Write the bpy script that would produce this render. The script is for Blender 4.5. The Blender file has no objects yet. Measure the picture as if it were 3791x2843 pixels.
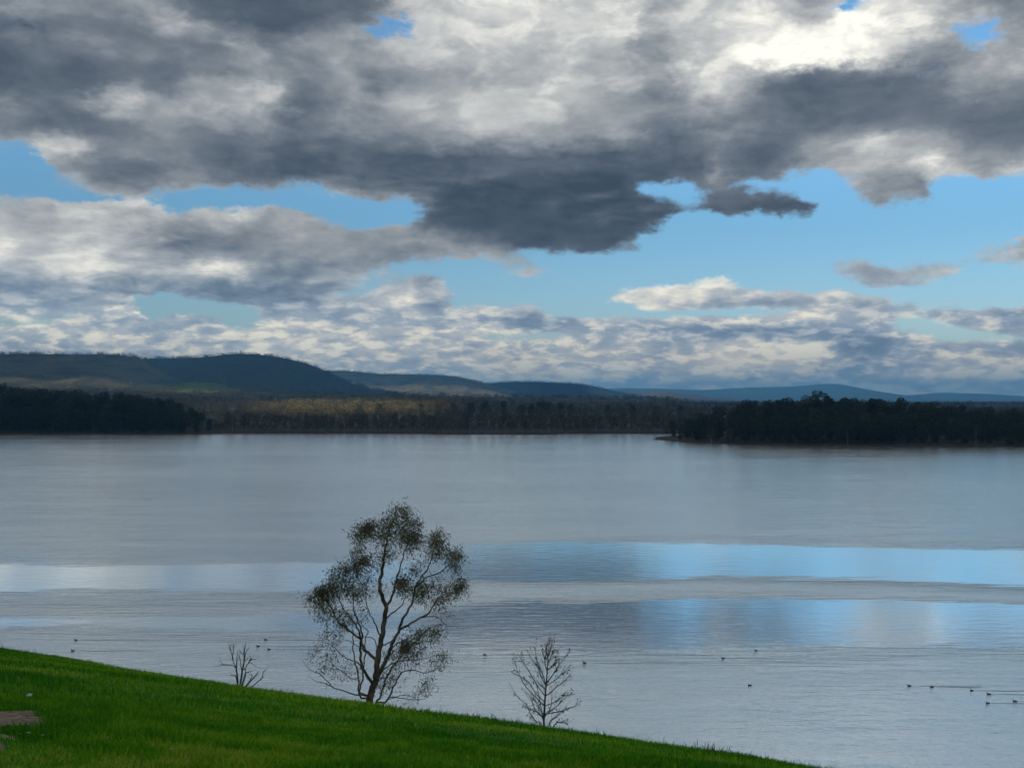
import bpy, bmesh, math, random
import numpy as np
from mathutils import Vector, noise as mnoise

R = math.radians
rng = np.random.default_rng(7)
random.seed(7)
scene = bpy.context.scene
COL = scene.collection

# ------------------------------------------------------------------ camera
# the place: lake surface at z = 0, eye 25 m above it on a grassed bank, looking along +y
EYE = 25.0
FP = 4065.0                      # focal length in pixels of the 3791 px wide photograph
HV, CU = 1480.0, 1895.5          # row of the horizon, middle column
cam_d = bpy.data.cameras.new('camera')
cam = bpy.data.objects.new('camera', cam_d)
COL.objects.link(cam)
cam.location = (0, 0, EYE)
cam_d.sensor_width = 36.0
cam_d.lens = 36.0 * FP / 3791.0
cam.rotation_euler = (R(90) + math.atan((HV - 1421.5) / FP), 0, 0)
cam_d.clip_start = 0.1
cam_d.clip_end = 80000
scene.camera = cam

# ------------------------------------------------------------------ render settings
scene.view_settings.view_transform = 'Standard'
scene.view_settings.look = 'None'
scene.view_settings.exposure = 0.25
scene.view_settings.gamma = 1.0
scene.view_settings.use_curve_mapping = False
scene.render.engine = 'CYCLES'
cy = scene.cycles
cy.use_denoising = True
try:
    cy.denoiser = 'OPENIMAGEDENOISE'
    cy.denoising_input_passes = 'RGB_ALBEDO_NORMAL'
except Exception:
    pass
cy.max_bounces = 7
cy.diffuse_bounces = 5
cy.glossy_bounces = 2
cy.transmission_bounces = 2
cy.transparent_max_bounces = 6
cy.volume_bounces = 0
cy.sample_clamp_indirect = 4.0

# ------------------------------------------------------------------ sky
SUN_AZ, SUN_EL = R(-135), R(25)          # behind the camera, to the left

SKY = [  # cloud cover: '.' clear, 0 (slate) .. 9 (sunlit white); 60 px by 118 px of sky to a cell
    "4433531112226678" "8878477865.98643",
    "333345212233.678" "88896788969986.4",
    "2233344434456677" "87785678999985.5",
    "1212333433455677" "6667367797884456",
    "1122233433445556" "6766478642223355",
    "2256356663445566" "6766368522222353",
    "4225456662345666" "6765445432332232",
    "3222445552345666" "6656444443222222",
    "4654433332234455" "5545322224655432",
    ".643442221111111" "1111223125565644",
    ".432233112222222" "111112424.657746",
    "...434433.332100" "0001..2....43...",
    "55776......4.100" "00001.111..4....",
    "5666556554...110" "00001...........",
    "665553334544554." "111.............",
    "76765333445333.." "..............55",
    "588566863333...." "5........44455..",
    "23443423234.56.." "....888....4....",
    "4443322324.684.." "...788755664....",
    "54474.32224674.." "....65444564....",
    "55.7....55454566" "5........6555554",
    "..44.53.55455554" "445656667755.554",
    "7666555.67556566" "445444444445..44",
    "655655566666567." "..55644654466...",
    "5557556687666656" "6656558887344654",
    "5556566688776767" "6768657789334555",
    "5556566668676667" "6676678886456767",
    "5556566668676668" "7786668884456877",
    "6666666666666677" "6685687565578787",
    "6666666666666666" "6666666655677887",
]
SKY_V = np.concatenate([np.arange(30, 1060, 60), np.arange(1095, 1430, 30)])
NR, NC = len(SKY), 32
cov = np.zeros((NR, NC)); bri = np.full((NR, NC), np.nan)
for r_, row in enumerate(SKY):
    for c_, ch in enumerate(row[:NC]):
        if ch != '.':
            cov[r_, c_] = 1.0
            bri[r_, c_] = int(ch) / 9.0
for it in range(8):                                        # carry the tone of the nearest cloud into the gaps
    nb = bri.copy()
    for r_ in range(NR):
        for c_ in range(NC):
            if np.isnan(bri[r_, c_]):
                a = bri[max(0, r_ - 1):r_ + 2, max(0, c_ - 1):c_ + 2]
                if not np.all(np.isnan(a)):
                    nb[r_, c_] = np.nanmean(a)
    bri = nb

# finer masses set into that: (column, row, half width, half height, cover, tone)
MASSES = [
    (40, 655, 135, 95, 0, 0), (330, 728, 230, 20, .12, .5), (560, 735, 160, 20, 0, 0), (780, 737, 210, 24, 0, 0), (1130, 758, 200, 36, 0, 0), (1430, 792, 170, 42, 0, 0), (2300, 1156, 300, 17, 0, 0), (2760, 1160, 180, 12, 0, 0),
    (610, 1125, 110, 36, 0, 0), (800, 1150, 130, 22, 0, 0), (3650, 1075, 170, 55, 0, 0), (3560, 1243, 100, 18, 0, 0), (2700, 900, 260, 90, 0, 0), (3300, 860, 420, 110, 0, 0), (2350, 1010, 260, 55, 0, 0), (2960, 1020, 180, 45, 0, 0),
    (1365, 118, 34, 16, .36, .5), (3130, 8, 55, 22, .2, .9), (3250, 4, 28, 14, .3, .9), (3545, 128, 34, 34, .34, .5),
    (110, 695, 150, 20, .42, .5), (290, 700, 130, 10, .6, .5), (30, 600, 90, 20, .45, .55), (560, 715, 120, 9, .5, .55), (1180, 725, 110, 12, .55, .5), (1500, 745, 90, 14, .5, .4),
    (1600, 872, 150, 36, 1, .55), (1720, 902, 150, 40, 1, .46), (1830, 938, 90, 30, .9, .42), (2000, 825, 420, 92, 1, .07), (2200, 895, 120, 42, .95, .08), (2080, 770, 480, 45, 1, .07), (2430, 800, 80, 36, .9, .12), (1500, 580, 480, 22, 1, .12), (1500, 640, 480, 50, 1, .14), (2500, 620, 330, 48, 1, .18), (1200, 560, 260, 34, 1, .2), (2100, 600, 500, 40, 1, .12),
    (2340, 905, 34, 36, .85, .2), (2560, 755, 26, 18, .85, .25), (2715, 755, 46, 33, 1, .12), (2875, 752, 115, 32, 1, .10), (2960, 778, 80, 22, 1, .10), (3290, 712, 46, 48, .9, .38), (3420, 700, 36, 55, .85, .34),
    (3450, 615, 100, 24, 1, .82), (3750, 610, 70, 18, 1, .78), (3230, 530, 60, 22, 1, .7), (2310, 470, 55, 28, 1, .6), (2670, 640, 28, 44, 1, .42),
    (2480, 1096, 165, 24, 1, .85), (2505, 1072, 38, 22, 1, .9), (2640, 1070, 48, 24, 1, .88), (2730, 1104, 140, 20, 1, .66), (2950, 1120, 150, 17, 1, .48), (3085, 1097, 44, 26, 1, .75), (3200, 1127, 90, 15, 1, .45), (2700, 1138, 260, 8, 1, .36),
    (3330, 1080, 190, 24, 0, 0), (3180, 1022, 110, 9, .95, .52), (3330, 1036, 120, 11, .95, .42), (3520, 1015, 120, 9, .9, .52), (3720, 965, 120, 12, .62, .5), (1920, 1010, 60, 9, .8, .55), (2060, 1012, 70, 9, .75, .55), (1560, 1030, 28, 34, .85, .3), (1655, 1050, 20, 18, .7, .4),
    (775, 990, 85, 30, 1, .86), (850, 1010, 50, 18, 1, .75), (310, 985, 90, 42, 1, .9), (180, 990, 60, 24, 1, .82), (430, 960, 24, 24, 1, .76), (10, 920, 26, 30, 1, .92), (480, 750, 100, 14, 1, .76), (880, 808, 60, 11, 1, .8),
    (230, 555, 90, 33, 1, .74), (420, 350, 110, 38, 1, .68), (830, 372, 60, 33, 1, .66), (980, 350, 50, 28, 1, .68), (600, 65, 60, 38, 1, .66), (680, 112, 60, 28, 1, .6), (890, 180, 60, 18, 1, .52), (950, 60, 200, 55, 1, .13), (60, 220, 90, 55, 1, .13), (300, 290, 120, 50, 1, .15),
    (2900, 200, 165, 66, 1, 1.0), (3250, 120, 175, 85, 1, 1.0), (3130, 192, 120, 55, 1, .98), (2300, 100, 66, 58, 1, .95), (2640, 310, 66, 38, 1, .88), (2020, 330, 38, 28, 1, .8),
    (3000, 330, 150, 50, 1, .2), (3200, 290, 120, 34, 1, .22), (3100, 430, 350, 62, 1, .23), (2480, 330, 58, 28, 1, .32), (2390, 190, 38, 36, 1, .42),
    (2900, 1300, 170, 42, 1, .88), (2985, 1320, 40, 22, 1, .98), (2280, 1310, 60, 22, 1, .85), (2200, 1375, 60, 22, 1, .82), (2540, 1350, 60, 26, 1, .8), (3460, 1340, 38, 46, 1, .82), (3580, 1410, 90, 26, 1, .86), (3330, 1410, 120, 22, 1, .78),
    (1080, 1290, 40, 28, 1, .86), (1130, 1320, 60, 22, 1, .8), (1330, 1330, 50, 22, 1, .76), (1750, 1340, 60, 26, 1, .78), (470, 1270, 60, 22, 1, .76), (1500, 1110, 70, 28, 1, .86), (440, 1160, 56, 32, 1, .78),
    (1650, 1142, 50, 18, 1, .3), (2000, 1200, 120, 22, 1, .3), (2750, 1225, 400, 18, 1, .35), (3200, 1262, 130, 40, 1, .3), (1000, 1092, 220, 22, 1, .2),
]
FU, FV = np.meshgrid(np.arange(0, 3800, 20.0), np.arange(0, 1480, 10.0))
def ascii_at(A, u, v):
    c = np.clip(u / 118.47 - 0.5, 0, NC - 1.001); r = np.clip(np.interp(v, SKY_V, np.arange(NR)), 0, NR - 1.001)
    i, j = r.astype(int), c.astype(int); fr, fc = r - i, c - j
    return (A[i, j] * (1 - fc) + A[i, j + 1] * fc) * (1 - fr) + (A[i + 1, j] * (1 - fc) + A[i + 1, j + 1] * fc) * fr
FC, FB = ascii_at(cov, FU, FV), ascii_at(bri, FU, FV)
FB = FB - 0.02 * np.clip((750 - FV) / 100, 0, 1) + 0.09 * np.clip((FV - 1120) / 60, 0, 1)
for (mu, mv, ru, rv, mc, mb) in MASSES:
    d_ = np.hypot((FU - mu) / ru, (FV - mv) / rv)
    w_ = np.clip((1.35 - d_) / 0.7, 0, 1); w_ = w_ * w_ * (3 - 2 * w_)
    FC = FC * (1 - w_) + mc * w_
    if mc > 0: FB = FB * (1 - w_) + mb * w_
for it in range(2):                                        # soft margins
    FC = (FC + np.roll(FC, 1, 1) + np.roll(FC, -1, 1) + np.roll(FC, 1, 0) + np.roll(FC, -1, 0)) / 5
def sky_at(az, e):
    u = CU + FP * math.tan(az); v = HV - FP * e / math.cos(az)
    c = min(max(u / 20.0, 0), FU.shape[1] - 1.001); r = min(max(v / 10.0, 0), FU.shape[0] - 1.001)
    i, j = int(r), int(c); fr, fc = r - i, c - j
    bl = lambda A: float((A[i, j] * (1 - fc) + A[i, j + 1] * fc) * (1 - fr) + (A[i + 1, j] * (1 - fc) + A[i + 1, j + 1] * fc) * fr)
    return bl(FC), bl(FB)

world = bpy.data.worlds.new("World")
scene.world = world
world.use_nodes = True
wt = world.node_tree
wt.nodes.clear()

class NG:
    """short hand for building node graphs"""
    def __init__(s, tree): s.t = tree; s.n = tree.nodes; s.l = tree.links
    def put(s, sock, v):
        if v is None: return
        if isinstance(v, bpy.types.NodeSocket): s.l.new(v, sock)
        else: sock.default_value = v
    def m(s, op, a, b=None, c=None, clamp=False):
        nd = s.n.new('ShaderNodeMath'); nd.operation = op; nd.use_clamp = clamp
        for k, v in enumerate((a, b, c)): s.put(nd.inputs[k], v)
        return nd.outputs[0]
    def v(s, op, a, b=None, scale=None):
        nd = s.n.new('ShaderNodeVectorMath'); nd.operation = op
        s.put(nd.inputs[0], a)
        if b is not None: s.put(nd.inputs[1], b)
        if scale is not None: s.put(nd.inputs['Scale'], scale)
        return nd.outputs['Value'] if op in ('LENGTH', 'DOT_PRODUCT') else nd.outputs[0]
    def noise(s, vec, scale, detail=4, rough=0.5, dist=0.0, color=False, lac=2.0):
        nd = s.n.new('ShaderNodeTexNoise')
        s.put(nd.inputs['Vector'], vec); s.put(nd.inputs['Scale'], scale)
        nd.inputs['Detail'].default_value = detail; nd.inputs['Roughness'].default_value = rough
        nd.inputs['Distortion'].default_value = dist; nd.inputs['Lacunarity'].default_value = lac
        return nd.outputs['Color'] if color else nd.outputs[0]
    def ramp(s, fac, stops, interp='LINEAR'):
        nd = s.n.new('ShaderNodeValToRGB'); cr = nd.color_ramp; cr.interpolation = interp
        while len(cr.elements) < len(stops): cr.elements.new(0.5)
        for e_, (p, c) in zip(cr.elements, sorted(stops, key=lambda q: q[0])): e_.position = p
        for e_, (p, c) in zip(cr.elements, sorted(stops, key=lambda q: q[0])):
            e_.color = (c, c, c, 1) if isinstance(c, (int, float)) else (*c[:3], 1)
        s.put(nd.inputs[0], fac)
        return nd.outputs[0]
    def mix(s, f, a, b, kind='RGBA'):
        nd = s.n.new('ShaderNodeMix'); nd.data_type = kind
        ia, ib = {'RGBA': (6, 7), 'FLOAT': (2, 3), 'VECTOR': (4, 5)}[kind]
        s.put(nd.inputs[0], f)
        for k, v in ((ia, a), (ib, b)):
            if isinstance(v, tuple) and kind == 'RGBA': v = (*v[:3], 1)
            s.put(nd.inputs[k], v)
        return nd.outputs[{'RGBA': 2, 'FLOAT': 0, 'VECTOR': 1}[kind]]
    def sep(s, v):
        nd = s.n.new('ShaderNodeSeparateXYZ'); s.put(nd.inputs[0], v); return nd.outputs
    def comb(s, x, y, z):
        nd = s.n.new('ShaderNodeCombineXYZ')
        for k, v in enumerate((x, y, z)): s.put(nd.inputs[k], v)
        return nd.outputs[0]
    def smooth(s, x, lo, hi):
        nd = s.n.new('ShaderNodeMapRange'); nd.interpolation_type = 'SMOOTHSTEP'
        s.put(nd.inputs[0], x); nd.inputs[1].default_value = lo; nd.inputs[2].default_value = hi
        return nd.outputs[0]

def lin(r, g=None, b=None):
    if g is None: g = b = r
    f = lambda c: (c / 255 / 12.92) if c / 255 <= 0.04045 else ((c / 255 + 0.055) / 1.055) ** 2.4
    return (f(r), f(g), f(b))

SKY_STRENGTH = 0.1
g = NG(wt)
tc = wt.nodes.new('ShaderNodeTexCoord')
direction = g.v('NORMALIZE', tc.outputs['Generated'])
x_, y_, z_ = g.sep(direction)
nish = wt.nodes.new('ShaderNodeTexSky')
nish.sky_type = 'NISHITA'; nish.sun_disc = False
nish.sun_elevation = SUN_EL; nish.sun_rotation = SUN_AZ
nish.altitude = 200; nish.air_density = 1.0; nish.dust_density = 0.6; nish.ozone_density = 1.5
hyp = g.m('SQRT', g.m('ADD', g.m('MULTIPLY', x_, x_), g.m('MULTIPLY', y_, y_)))
elev = g.m('DIVIDE', z_, g.m('MAXIMUM', hyp, 0.08))
azim = g.m('ARCTAN2', x_, y_)
flat = g.v('MULTIPLY', direction, (1.0, 1.0, 1.9))           # clouds are wider than tall
low = g.smooth(elev, 0.30, 0.06)                             # finer clouds towards the horizon
wn1 = g.noise(flat, 9.0, 6, 0.55, color=True)
wn2 = g.noise(flat, 36.0, 8, 0.66, color=True)
wx, wy, wz = g.sep(wn1)
vx, vy, vz = g.sep(wn2)
azw = g.m('ADD', azim, g.m('MULTIPLY', g.m('SUBTRACT', wx, 0.5), g.m('MULTIPLY_ADD', elev, 0.13, 0.018)))
azw = g.m('ADD', azw, g.m('MULTIPLY', g.m('SUBTRACT', vx, 0.5), 0.040))
elw = g.m('ADD', elev, g.m('MULTIPLY', g.m('SUBTRACT', wy, 0.5), g.m('MULTIPLY_ADD', elev, 0.10, 0.003)))
elw = g.m('ADD', elw, g.m('MULTIPLY', g.m('SUBTRACT', vy, 0.5), g.m('MULTIPLY_ADD', elev, 0.07, 0.010)))
AZ, E1, NE = 0.48, 0.37, 46
rin_l = g.m('MULTIPLY_ADD', azw, 1 / AZ, 1.0)
rin_r = g.m('MULTIPLY', azw, 1 / AZ)
right_half = g.m('GREATER_THAN', azw, 0.0)
frow = g.m('MULTIPLY', g.m('POWER', g.m('MAXIMUM', g.m('DIVIDE', elw, E1), 0.0), 1 / 1.5), NE - 1.0)
frow = g.m('MINIMUM', g.m('MAXIMUM', frow, 0.0), NE - 1.0)
acc = None
GROUP = 6
for k0 in range(0, NE, GROUP):                               # a group of rows of the cloud layout each
    gt = bpy.data.node_groups.new('cloud_rows', 'ShaderNodeTree')
    for nm in ('left', 'right', 'half', 'row'):
        gt.interface.new_socket(nm, in_out='INPUT', socket_type='NodeSocketFloat')
    gt.interface.new_socket('layout', in_out='OUTPUT', socket_type='NodeSocketVector')
    h = NG(gt); gi = gt.nodes.new('NodeGroupInput'); go = gt.nodes.new('NodeGroupOutput'); a_ = None
    for k in range(k0, min(NE, k0 + GROUP)):
        e = E1 * (k / (NE - 1)) ** 1.5
        halves = []
        for hf in (0, 1):
            stops = []
            for j in range(32):
                c, b = sky_at((hf - 1 + j / 31.0) * AZ, e)
                stops.append((j / 31.0, (c, b, 0)))
            halves.append(h.ramp(gi.outputs[hf], stops))
        rc = h.mix(gi.outputs[2], halves[0], halves[1])
        w = h.m('SUBTRACT', 1.0, h.m('ABSOLUTE', h.m('SUBTRACT', gi.outputs[3], float(k))), clamp=True)
        t_ = h.v('SCALE', rc, scale=w)
        a_ = t_ if a_ is None else h.v('ADD', a_, t_)
    gt.links.new(a_, go.inputs[0])
    gn = wt.nodes.new('ShaderNodeGroup'); gn.node_tree = gt
    for k, so in enumerate((rin_l, rin_r, right_half, frow)): wt.links.new(so, gn.inputs[k])
    acc = gn.outputs[0] if acc is None else g.v('ADD', acc, gn.outputs[0])
cvin, brin, _z = g.sep(acc)
# outside the part of the sky in view broken cloud goes on, its tone raised to fill the land with light
nlow = g.noise(flat, 2.6, 3, 0.5)
nlow2 = g.noise(g.v('ADD', flat, (4.1, 2.2, 7.7)), 3.4, 4, 0.55)
cvo = g.smooth(nlow, 0.36, 0.56)
bro = g.m('MULTIPLY_ADD', g.m('SUBTRACT', nlow2, 0.5), 1.7, 0.55, clamp=True)
outside = g.m('MAXIMUM', g.smooth(g.m('ABSOLUTE', azim), 0.47, 0.62), g.smooth(elev, 0.355, 0.47))
cv = g.mix(outside, cvin, cvo, 'FLOAT')
br = g.mix(outside, brin, bro, 'FLOAT')
# billows
big = g.noise(flat, 11.0, 10, 0.53, 0.3)
lowv = g.v('MULTIPLY', direction, (1.0, 1.0, 3.0))
fine = g.noise(lowv, 26.0, 9, 0.58, 0.5)
bil = g.mix(low, big, fine, 'FLOAT')
big2 = g.noise(g.v('ADD', flat, (-0.022, 0.0, 0.02)), 11.0, 5, 0.45, 0.3)
fine2 = g.noise(g.v('ADD', lowv, (-0.007, 0.0, 0.012)), 26.0, 6, 0.5, 0.5)
bil2 = g.mix(low, big2, fine2, 'FLOAT')
dens = g.m('ADD', cv, g.m('MULTIPLY', g.m('SUBTRACT', bil, 0.5), g.m('MULTIPLY_ADD', low, -0.55, 1.25)))
dens = g.m('ADD', dens, g.m('MULTIPLY', g.m('SUBTRACT', g.noise(flat, 58.0, 8, 0.68, 0.5), 0.5), g.m('MULTIPLY_ADD', low, -0.3, 0.85)))
alpha = g.smooth(dens, 0.27, 0.76)
relief = g.smooth(g.noise(flat, 6.0, 2, 0.5), 0.42, 0.62)         # some masses are soft, others crisp
emb = g.m('MULTIPLY', g.m('SUBTRACT', bil, bil2), g.m('MULTIPLY_ADD', relief, 0.48, 0.14))
tone = g.m('ADD', br, emb)
tone = g.m('ADD', tone, g.m('MULTIPLY', g.m('SUBTRACT', bil, 0.5), g.m('MULTIPLY_ADD', low, 0.1, 0.24)))
billow = g.smooth(g.noise(flat, 17.0, 9, 0.57, 0.4), 0.44, 0.60)
tone = g.m('ADD', tone, g.m('MULTIPLY', g.m('SUBTRACT', billow, 0.5), g.m('MULTIPLY', br, g.m('MULTIPLY_ADD', low, -0.12, 0.22))))
puff = g.noise(g.v('MULTIPLY', direction, (1.0, 1.0, 2.7)), 46.0, 9, 0.56, 0.2)
tone = g.m('ADD', tone, g.m('MULTIPLY', g.m('MULTIPLY', g.m('SUBTRACT', g.smooth(puff, 0.43, 0.64), 0.45), 0.32), g.smooth(elev, 0.115, 0.06)))
tone = g.m('ADD', tone, g.m('MULTIPLY', g.m('SUBTRACT', puff, 0.5), g.m('MULTIPLY_ADD', br, 0.22, 0.10)))
tone = g.m('MULTIPLY', tone, g.m('MULTIPLY_ADD', low, 0.10, 0.93))
thin = g.smooth(dens, 1.0, 0.45)                              # thin edges let the light through
tone = g.m('MULTIPLY_ADD', thin, 0.09, tone, clamp=True)
ccol = g.ramp(tone, [(0.0, lin(60, 73, 86)), (0.12, lin(78, 89, 101)), (0.3, lin(110, 119, 128)), (0.5, lin(150, 155, 159)),
                     (0.7, lin(190, 192, 191)), (0.86, lin(228, 227, 220)), (1.0, lin(252, 250, 240))])
ccol_low = g.ramp(tone, [(0.0, lin(108, 130, 152)), (0.3, lin(136, 156, 175)), (0.5, lin(164, 179, 192)),
                         (0.7, lin(200, 206, 208)), (0.86, lin(232, 229, 216)), (1.0, lin(253, 249, 230))])
ccol = g.mix(g.smooth(elev, 0.15, 0.06), ccol, ccol_low)
CLOUD_GAIN = 1.0
ccol = g.v('SCALE', ccol, scale=CLOUD_GAIN / SKY_STRENGTH)
clear = g.v('MULTIPLY', nish.outputs[0], g.mix(g.smooth(elev, 0.14, 0.25), g.mix(g.smooth(elev, 0.17, 0.03), (0.56, 0.85, 1.00), (0.76, 0.90, 1.03)), (0.74, 1.14, 1.32)))
skycol = g.mix(alpha, clear, ccol)
bg = wt.nodes.new('ShaderNodeBackground'); bg.inputs[1].default_value = SKY_STRENGTH
wt.links.new(skycol, bg.inputs[0])
wo = wt.nodes.new('ShaderNodeOutputWorld')
wt.links.new(bg.outputs[0], wo.inputs[0])
world.cycles.sampling_method = 'MANUAL'
world.cycles.sample_map_resolution = 512

sun_d = bpy.data.lights.new('sun', 'SUN')
sun_d.energy = 5.0
sun_d.angle = R(0.53)
sun_d.color = (1.0, 0.86, 0.66)
sun = bpy.data.objects.new('sun', sun_d)
COL.objects.link(sun)
S = Vector((math.sin(SUN_AZ) * math.cos(SUN_EL), math.cos(SUN_AZ) * math.cos(SUN_EL), math.sin(SUN_EL)))
sun.rotation_euler = S.to_track_quat('Z', 'Y').to_euler()
sun.location = (0, -50, 120)
# ------------------------------------------------------------------ helpers
def pt(u, v, y):
    """the point at distance y that the photograph shows at pixel (u, v)"""
    return Vector(((u - CU) / FP * y, y, EYE + (HV - v) / FP * y))

def tag(o, label=None, cat=None, group=None, kind=None):
    if label: o['label'] = label
    if cat: o['category'] = cat
    if group: o['group'] = group
    if kind: o['kind'] = kind
    return o

def link(name, mesh, mat=None, parent=None):
    o = bpy.data.objects.new(name, mesh); COL.objects.link(o)
    if mat is not None and not mesh.materials: mesh.materials.append(mat)
    if parent is not None: o.parent = parent
    return o

def empty(name, loc=(0, 0, 0)):
    o = bpy.data.objects.new(name, None); COL.objects.link(o); o.location = loc
    o.empty_display_size = 0.3
    return o

def np_mesh(name, V, F, smooth=False, attr=None):
    """V (n,3), F list of index arrays of equal width per block"""
    me = bpy.data.meshes.new(name)
    V = np.asarray(V, dtype=np.float32)
    blocks = [np.asarray(f, dtype=np.int32) for f in (F if isinstance(F, list) else [F]) if len(f)]
    loops = np.concatenate([b.ravel() for b in blocks])
    sizes = np.concatenate([np.full(len(b), b.shape[1], dtype=np.int32) for b in blocks])
    starts = np.concatenate([[0], np.cumsum(sizes)[:-1]]).astype(np.int32)
    me.vertices.add(len(V)); me.vertices.foreach_set('co', V.ravel())
    me.loops.add(len(loops)); me.loops.foreach_set('vertex_index', loops)
    me.polygons.add(len(sizes)); me.polygons.foreach_set('loop_start', starts)
    if smooth: me.polygons.foreach_set('use_smooth', np.ones(len(sizes), dtype=bool))
    if attr is not None:
        a = me.attributes.new('tint', 'FLOAT', 'POINT'); a.data.foreach_set('value', np.asarray(attr, dtype=np.float32))
    me.update(calc_edges=True)
    return me

def grid_mesh(name, X, Y, Z, smooth=True):
    ny, nx = Z.shape
    V = np.stack([X, Y, Z], -1).reshape(-1, 3)
    i = np.arange(ny * nx).reshape(ny, nx)
    F = np.stack([i[:-1, :-1], i[:-1, 1:], i[1:, 1:], i[1:, :-1]], -1).reshape(-1, 4)
    return np_mesh(name, V, F, smooth)

def vnoise(x, y, seed=0):
    """smooth value noise on numpy arrays, 0..1"""
    x = np.asarray(x, float); y = np.asarray(y, float)
    xi = np.floor(x).astype(np.int64); yi = np.floor(y).astype(np.int64)
    fx = x - xi; fy = y - yi
    fx = fx * fx * (3 - 2 * fx); fy = fy * fy * (3 - 2 * fy)
    def h(a, b):
        n = (a * 374761393 + b * 668265263 + seed * 974711) & 0x7fffffff
        n = ((n ^ (n >> 13)) * 1274126177) & 0x7fffffff
        return ((n ^ (n >> 16)) & 0xffff) / 65535.0
    return (h(xi, yi) * (1 - fx) + h(xi + 1, yi) * fx) * (1 - fy) + (h(xi, yi + 1) * (1 - fx) + h(xi + 1, yi + 1) * fx) * fy

def fbm(x, y, o=4, seed=0):
    s = 0; a = 0.5; t = 0
    for k in range(o):
        s = s + a * vnoise(x * 2 ** k, y * 2 ** k, seed + k * 17); t += a; a *= 0.5
    return s / t

def sstep(x, a, b):
    t = np.clip((x - a) / (b - a), 0, 1); return t * t * (3 - 2 * t)

class Tubes:
    """tapered tubes along polylines, collected into one mesh"""
    def __init__(s, sides=6): s.V = []; s.F = []; s.n = 0; s.sides = sides
    def add(s, pts, rad, sides=None):
        k = sides or s.sides
        P = np.asarray([tuple(p) for p in pts], float); rad = np.asarray(rad, float)
        m = len(P)
        if m < 2: return
        T = np.gradient(P, axis=0); T /= np.linalg.norm(T, axis=1)[:, None] + 1e-9
        ref = np.array([0.13, 0.97, 0.2])
        A = np.cross(T, ref); A /= np.linalg.norm(A, axis=1)[:, None] + 1e-9
        B = np.cross(T, A)
        th = np.linspace(0, 2 * np.pi, k, endpoint=False)
        ring = A[:, None, :] * np.cos(th)[None, :, None] + B[:, None, :] * np.sin(th)[None, :, None]
        V = P[:, None, :] + ring * rad[:, None, None]
        i = np.arange(m * k).reshape(m, k) + s.n
        j = np.roll(i, -1, axis=1)
        F = np.stack([i[:-1], j[:-1], j[1:], i[1:]], -1).reshape(-1, 4)
        s.V.append(V.reshape(-1, 3)); s.F.append(F); s.n += m * k
    def mesh(s, name):
        return np_mesh(name, np.concatenate(s.V), [np.concatenate(s.F)], True)

def spline(ctrl, rad, per=5):
    """Catmull-Rom through control points, with radii"""
    P = [np.asarray(tuple(p), float) for p in ctrl]
    if len(P) == 2: P.insert(1, (P[0] + P[1]) / 2); rad = [rad[0], (rad[0] + rad[-1]) / 2, rad[-1]]
    Q = [2 * P[0] - P[1]] + P + [2 * P[-1] - P[-2]]
    out, ro = [], []
    for k in range(1, len(Q) - 2):
        for q in range(per):
            t = q / per
            a, b, c, d = Q[k - 1], Q[k], Q[k + 1], Q[k + 2]
            out.append(0.5 * (2 * b + (c - a) * t + (2 * a - 5 * b + 4 * c - d) * t * t + (3 * b - a - 3 * c + d) * t ** 3))
            ro.append(rad[k - 1] * (1 - t) + rad[k] * t)
    out.append(P[-1]); ro.append(rad[-1])
    return np.array(out), np.array(ro)

# ------------------------------------------------------------------ materials
def material(name, rough=0.8, spec=0.3):
    m = bpy.data.materials.new(name); m.use_nodes = True
    b = m.node_tree.nodes['Principled BSDF']
    b.inputs['Roughness'].default_value = rough
    b.inputs['Specular IOR Level'].default_value = spec
    return m, NG(m.node_tree), b

def mottled(name, c1, c2, scale, rough=0.85, spec=0.2, coord='Object', detail=4, bump=0.0, bscale=None, rand=0.0, tint=None):
    m, q, b = material(name, rough, spec)
    t = q.n.new('ShaderNodeTexCoord').outputs[coord] if coord != 'Position' else q.n.new('ShaderNodeNewGeometry').outputs['Position']
    n = q.noise(t, scale, detail, 0.6)
    f = q.smooth(n, 0.35, 0.65)
    if tint:
        at = q.n.new('ShaderNodeAttribute'); at.attribute_name = 'tint'
        f = q.m('ADD', q.m('MULTIPLY', f, 1 - tint), q.m('MULTIPLY', at.outputs['Fac'], tint), clamp=True)
    col = q.mix(f, c1, c2)
    if rand:
        oi = q.n.new('ShaderNodeObjectInfo')
        hs = q.n.new('ShaderNodeHueSaturation')
        hs.inputs['Hue'].default_value = 0.5
        q.put(hs.inputs['Value'], q.m('MULTIPLY_ADD', oi.outputs['Random'], rand * 2, 1 - rand))
        q.put(hs.inputs['Color'], col); col = hs.outputs[0]
    q.put(b.inputs['Base Color'], col)
    if bump:
        bn = q.n.new('ShaderNodeBump'); bn.inputs['Strength'].default_value = bump; bn.inputs['Distance'].default_value = 0.05
        q.put(bn.inputs['Height'], q.noise(t, bscale or scale * 4, 4, 0.6)); q.l.new(bn.outputs[0], b.inputs['Normal'])
    return m

# ------------------------------------------------------------------ the ground
SD = np.array([0.452, 0.892])                # the bank falls this way, to the lake
BB, BC = 0.093, 0.00842
def bank_drop(s):
    s1 = np.clip(s, -6, 22)
    d = 1.65 + BB * np.clip(s1, -4, None) + BC * np.clip(s1, 0, None) ** 2
    return d + np.clip(s - 22, 0, None) * (BB + 2 * BC * 22)

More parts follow.
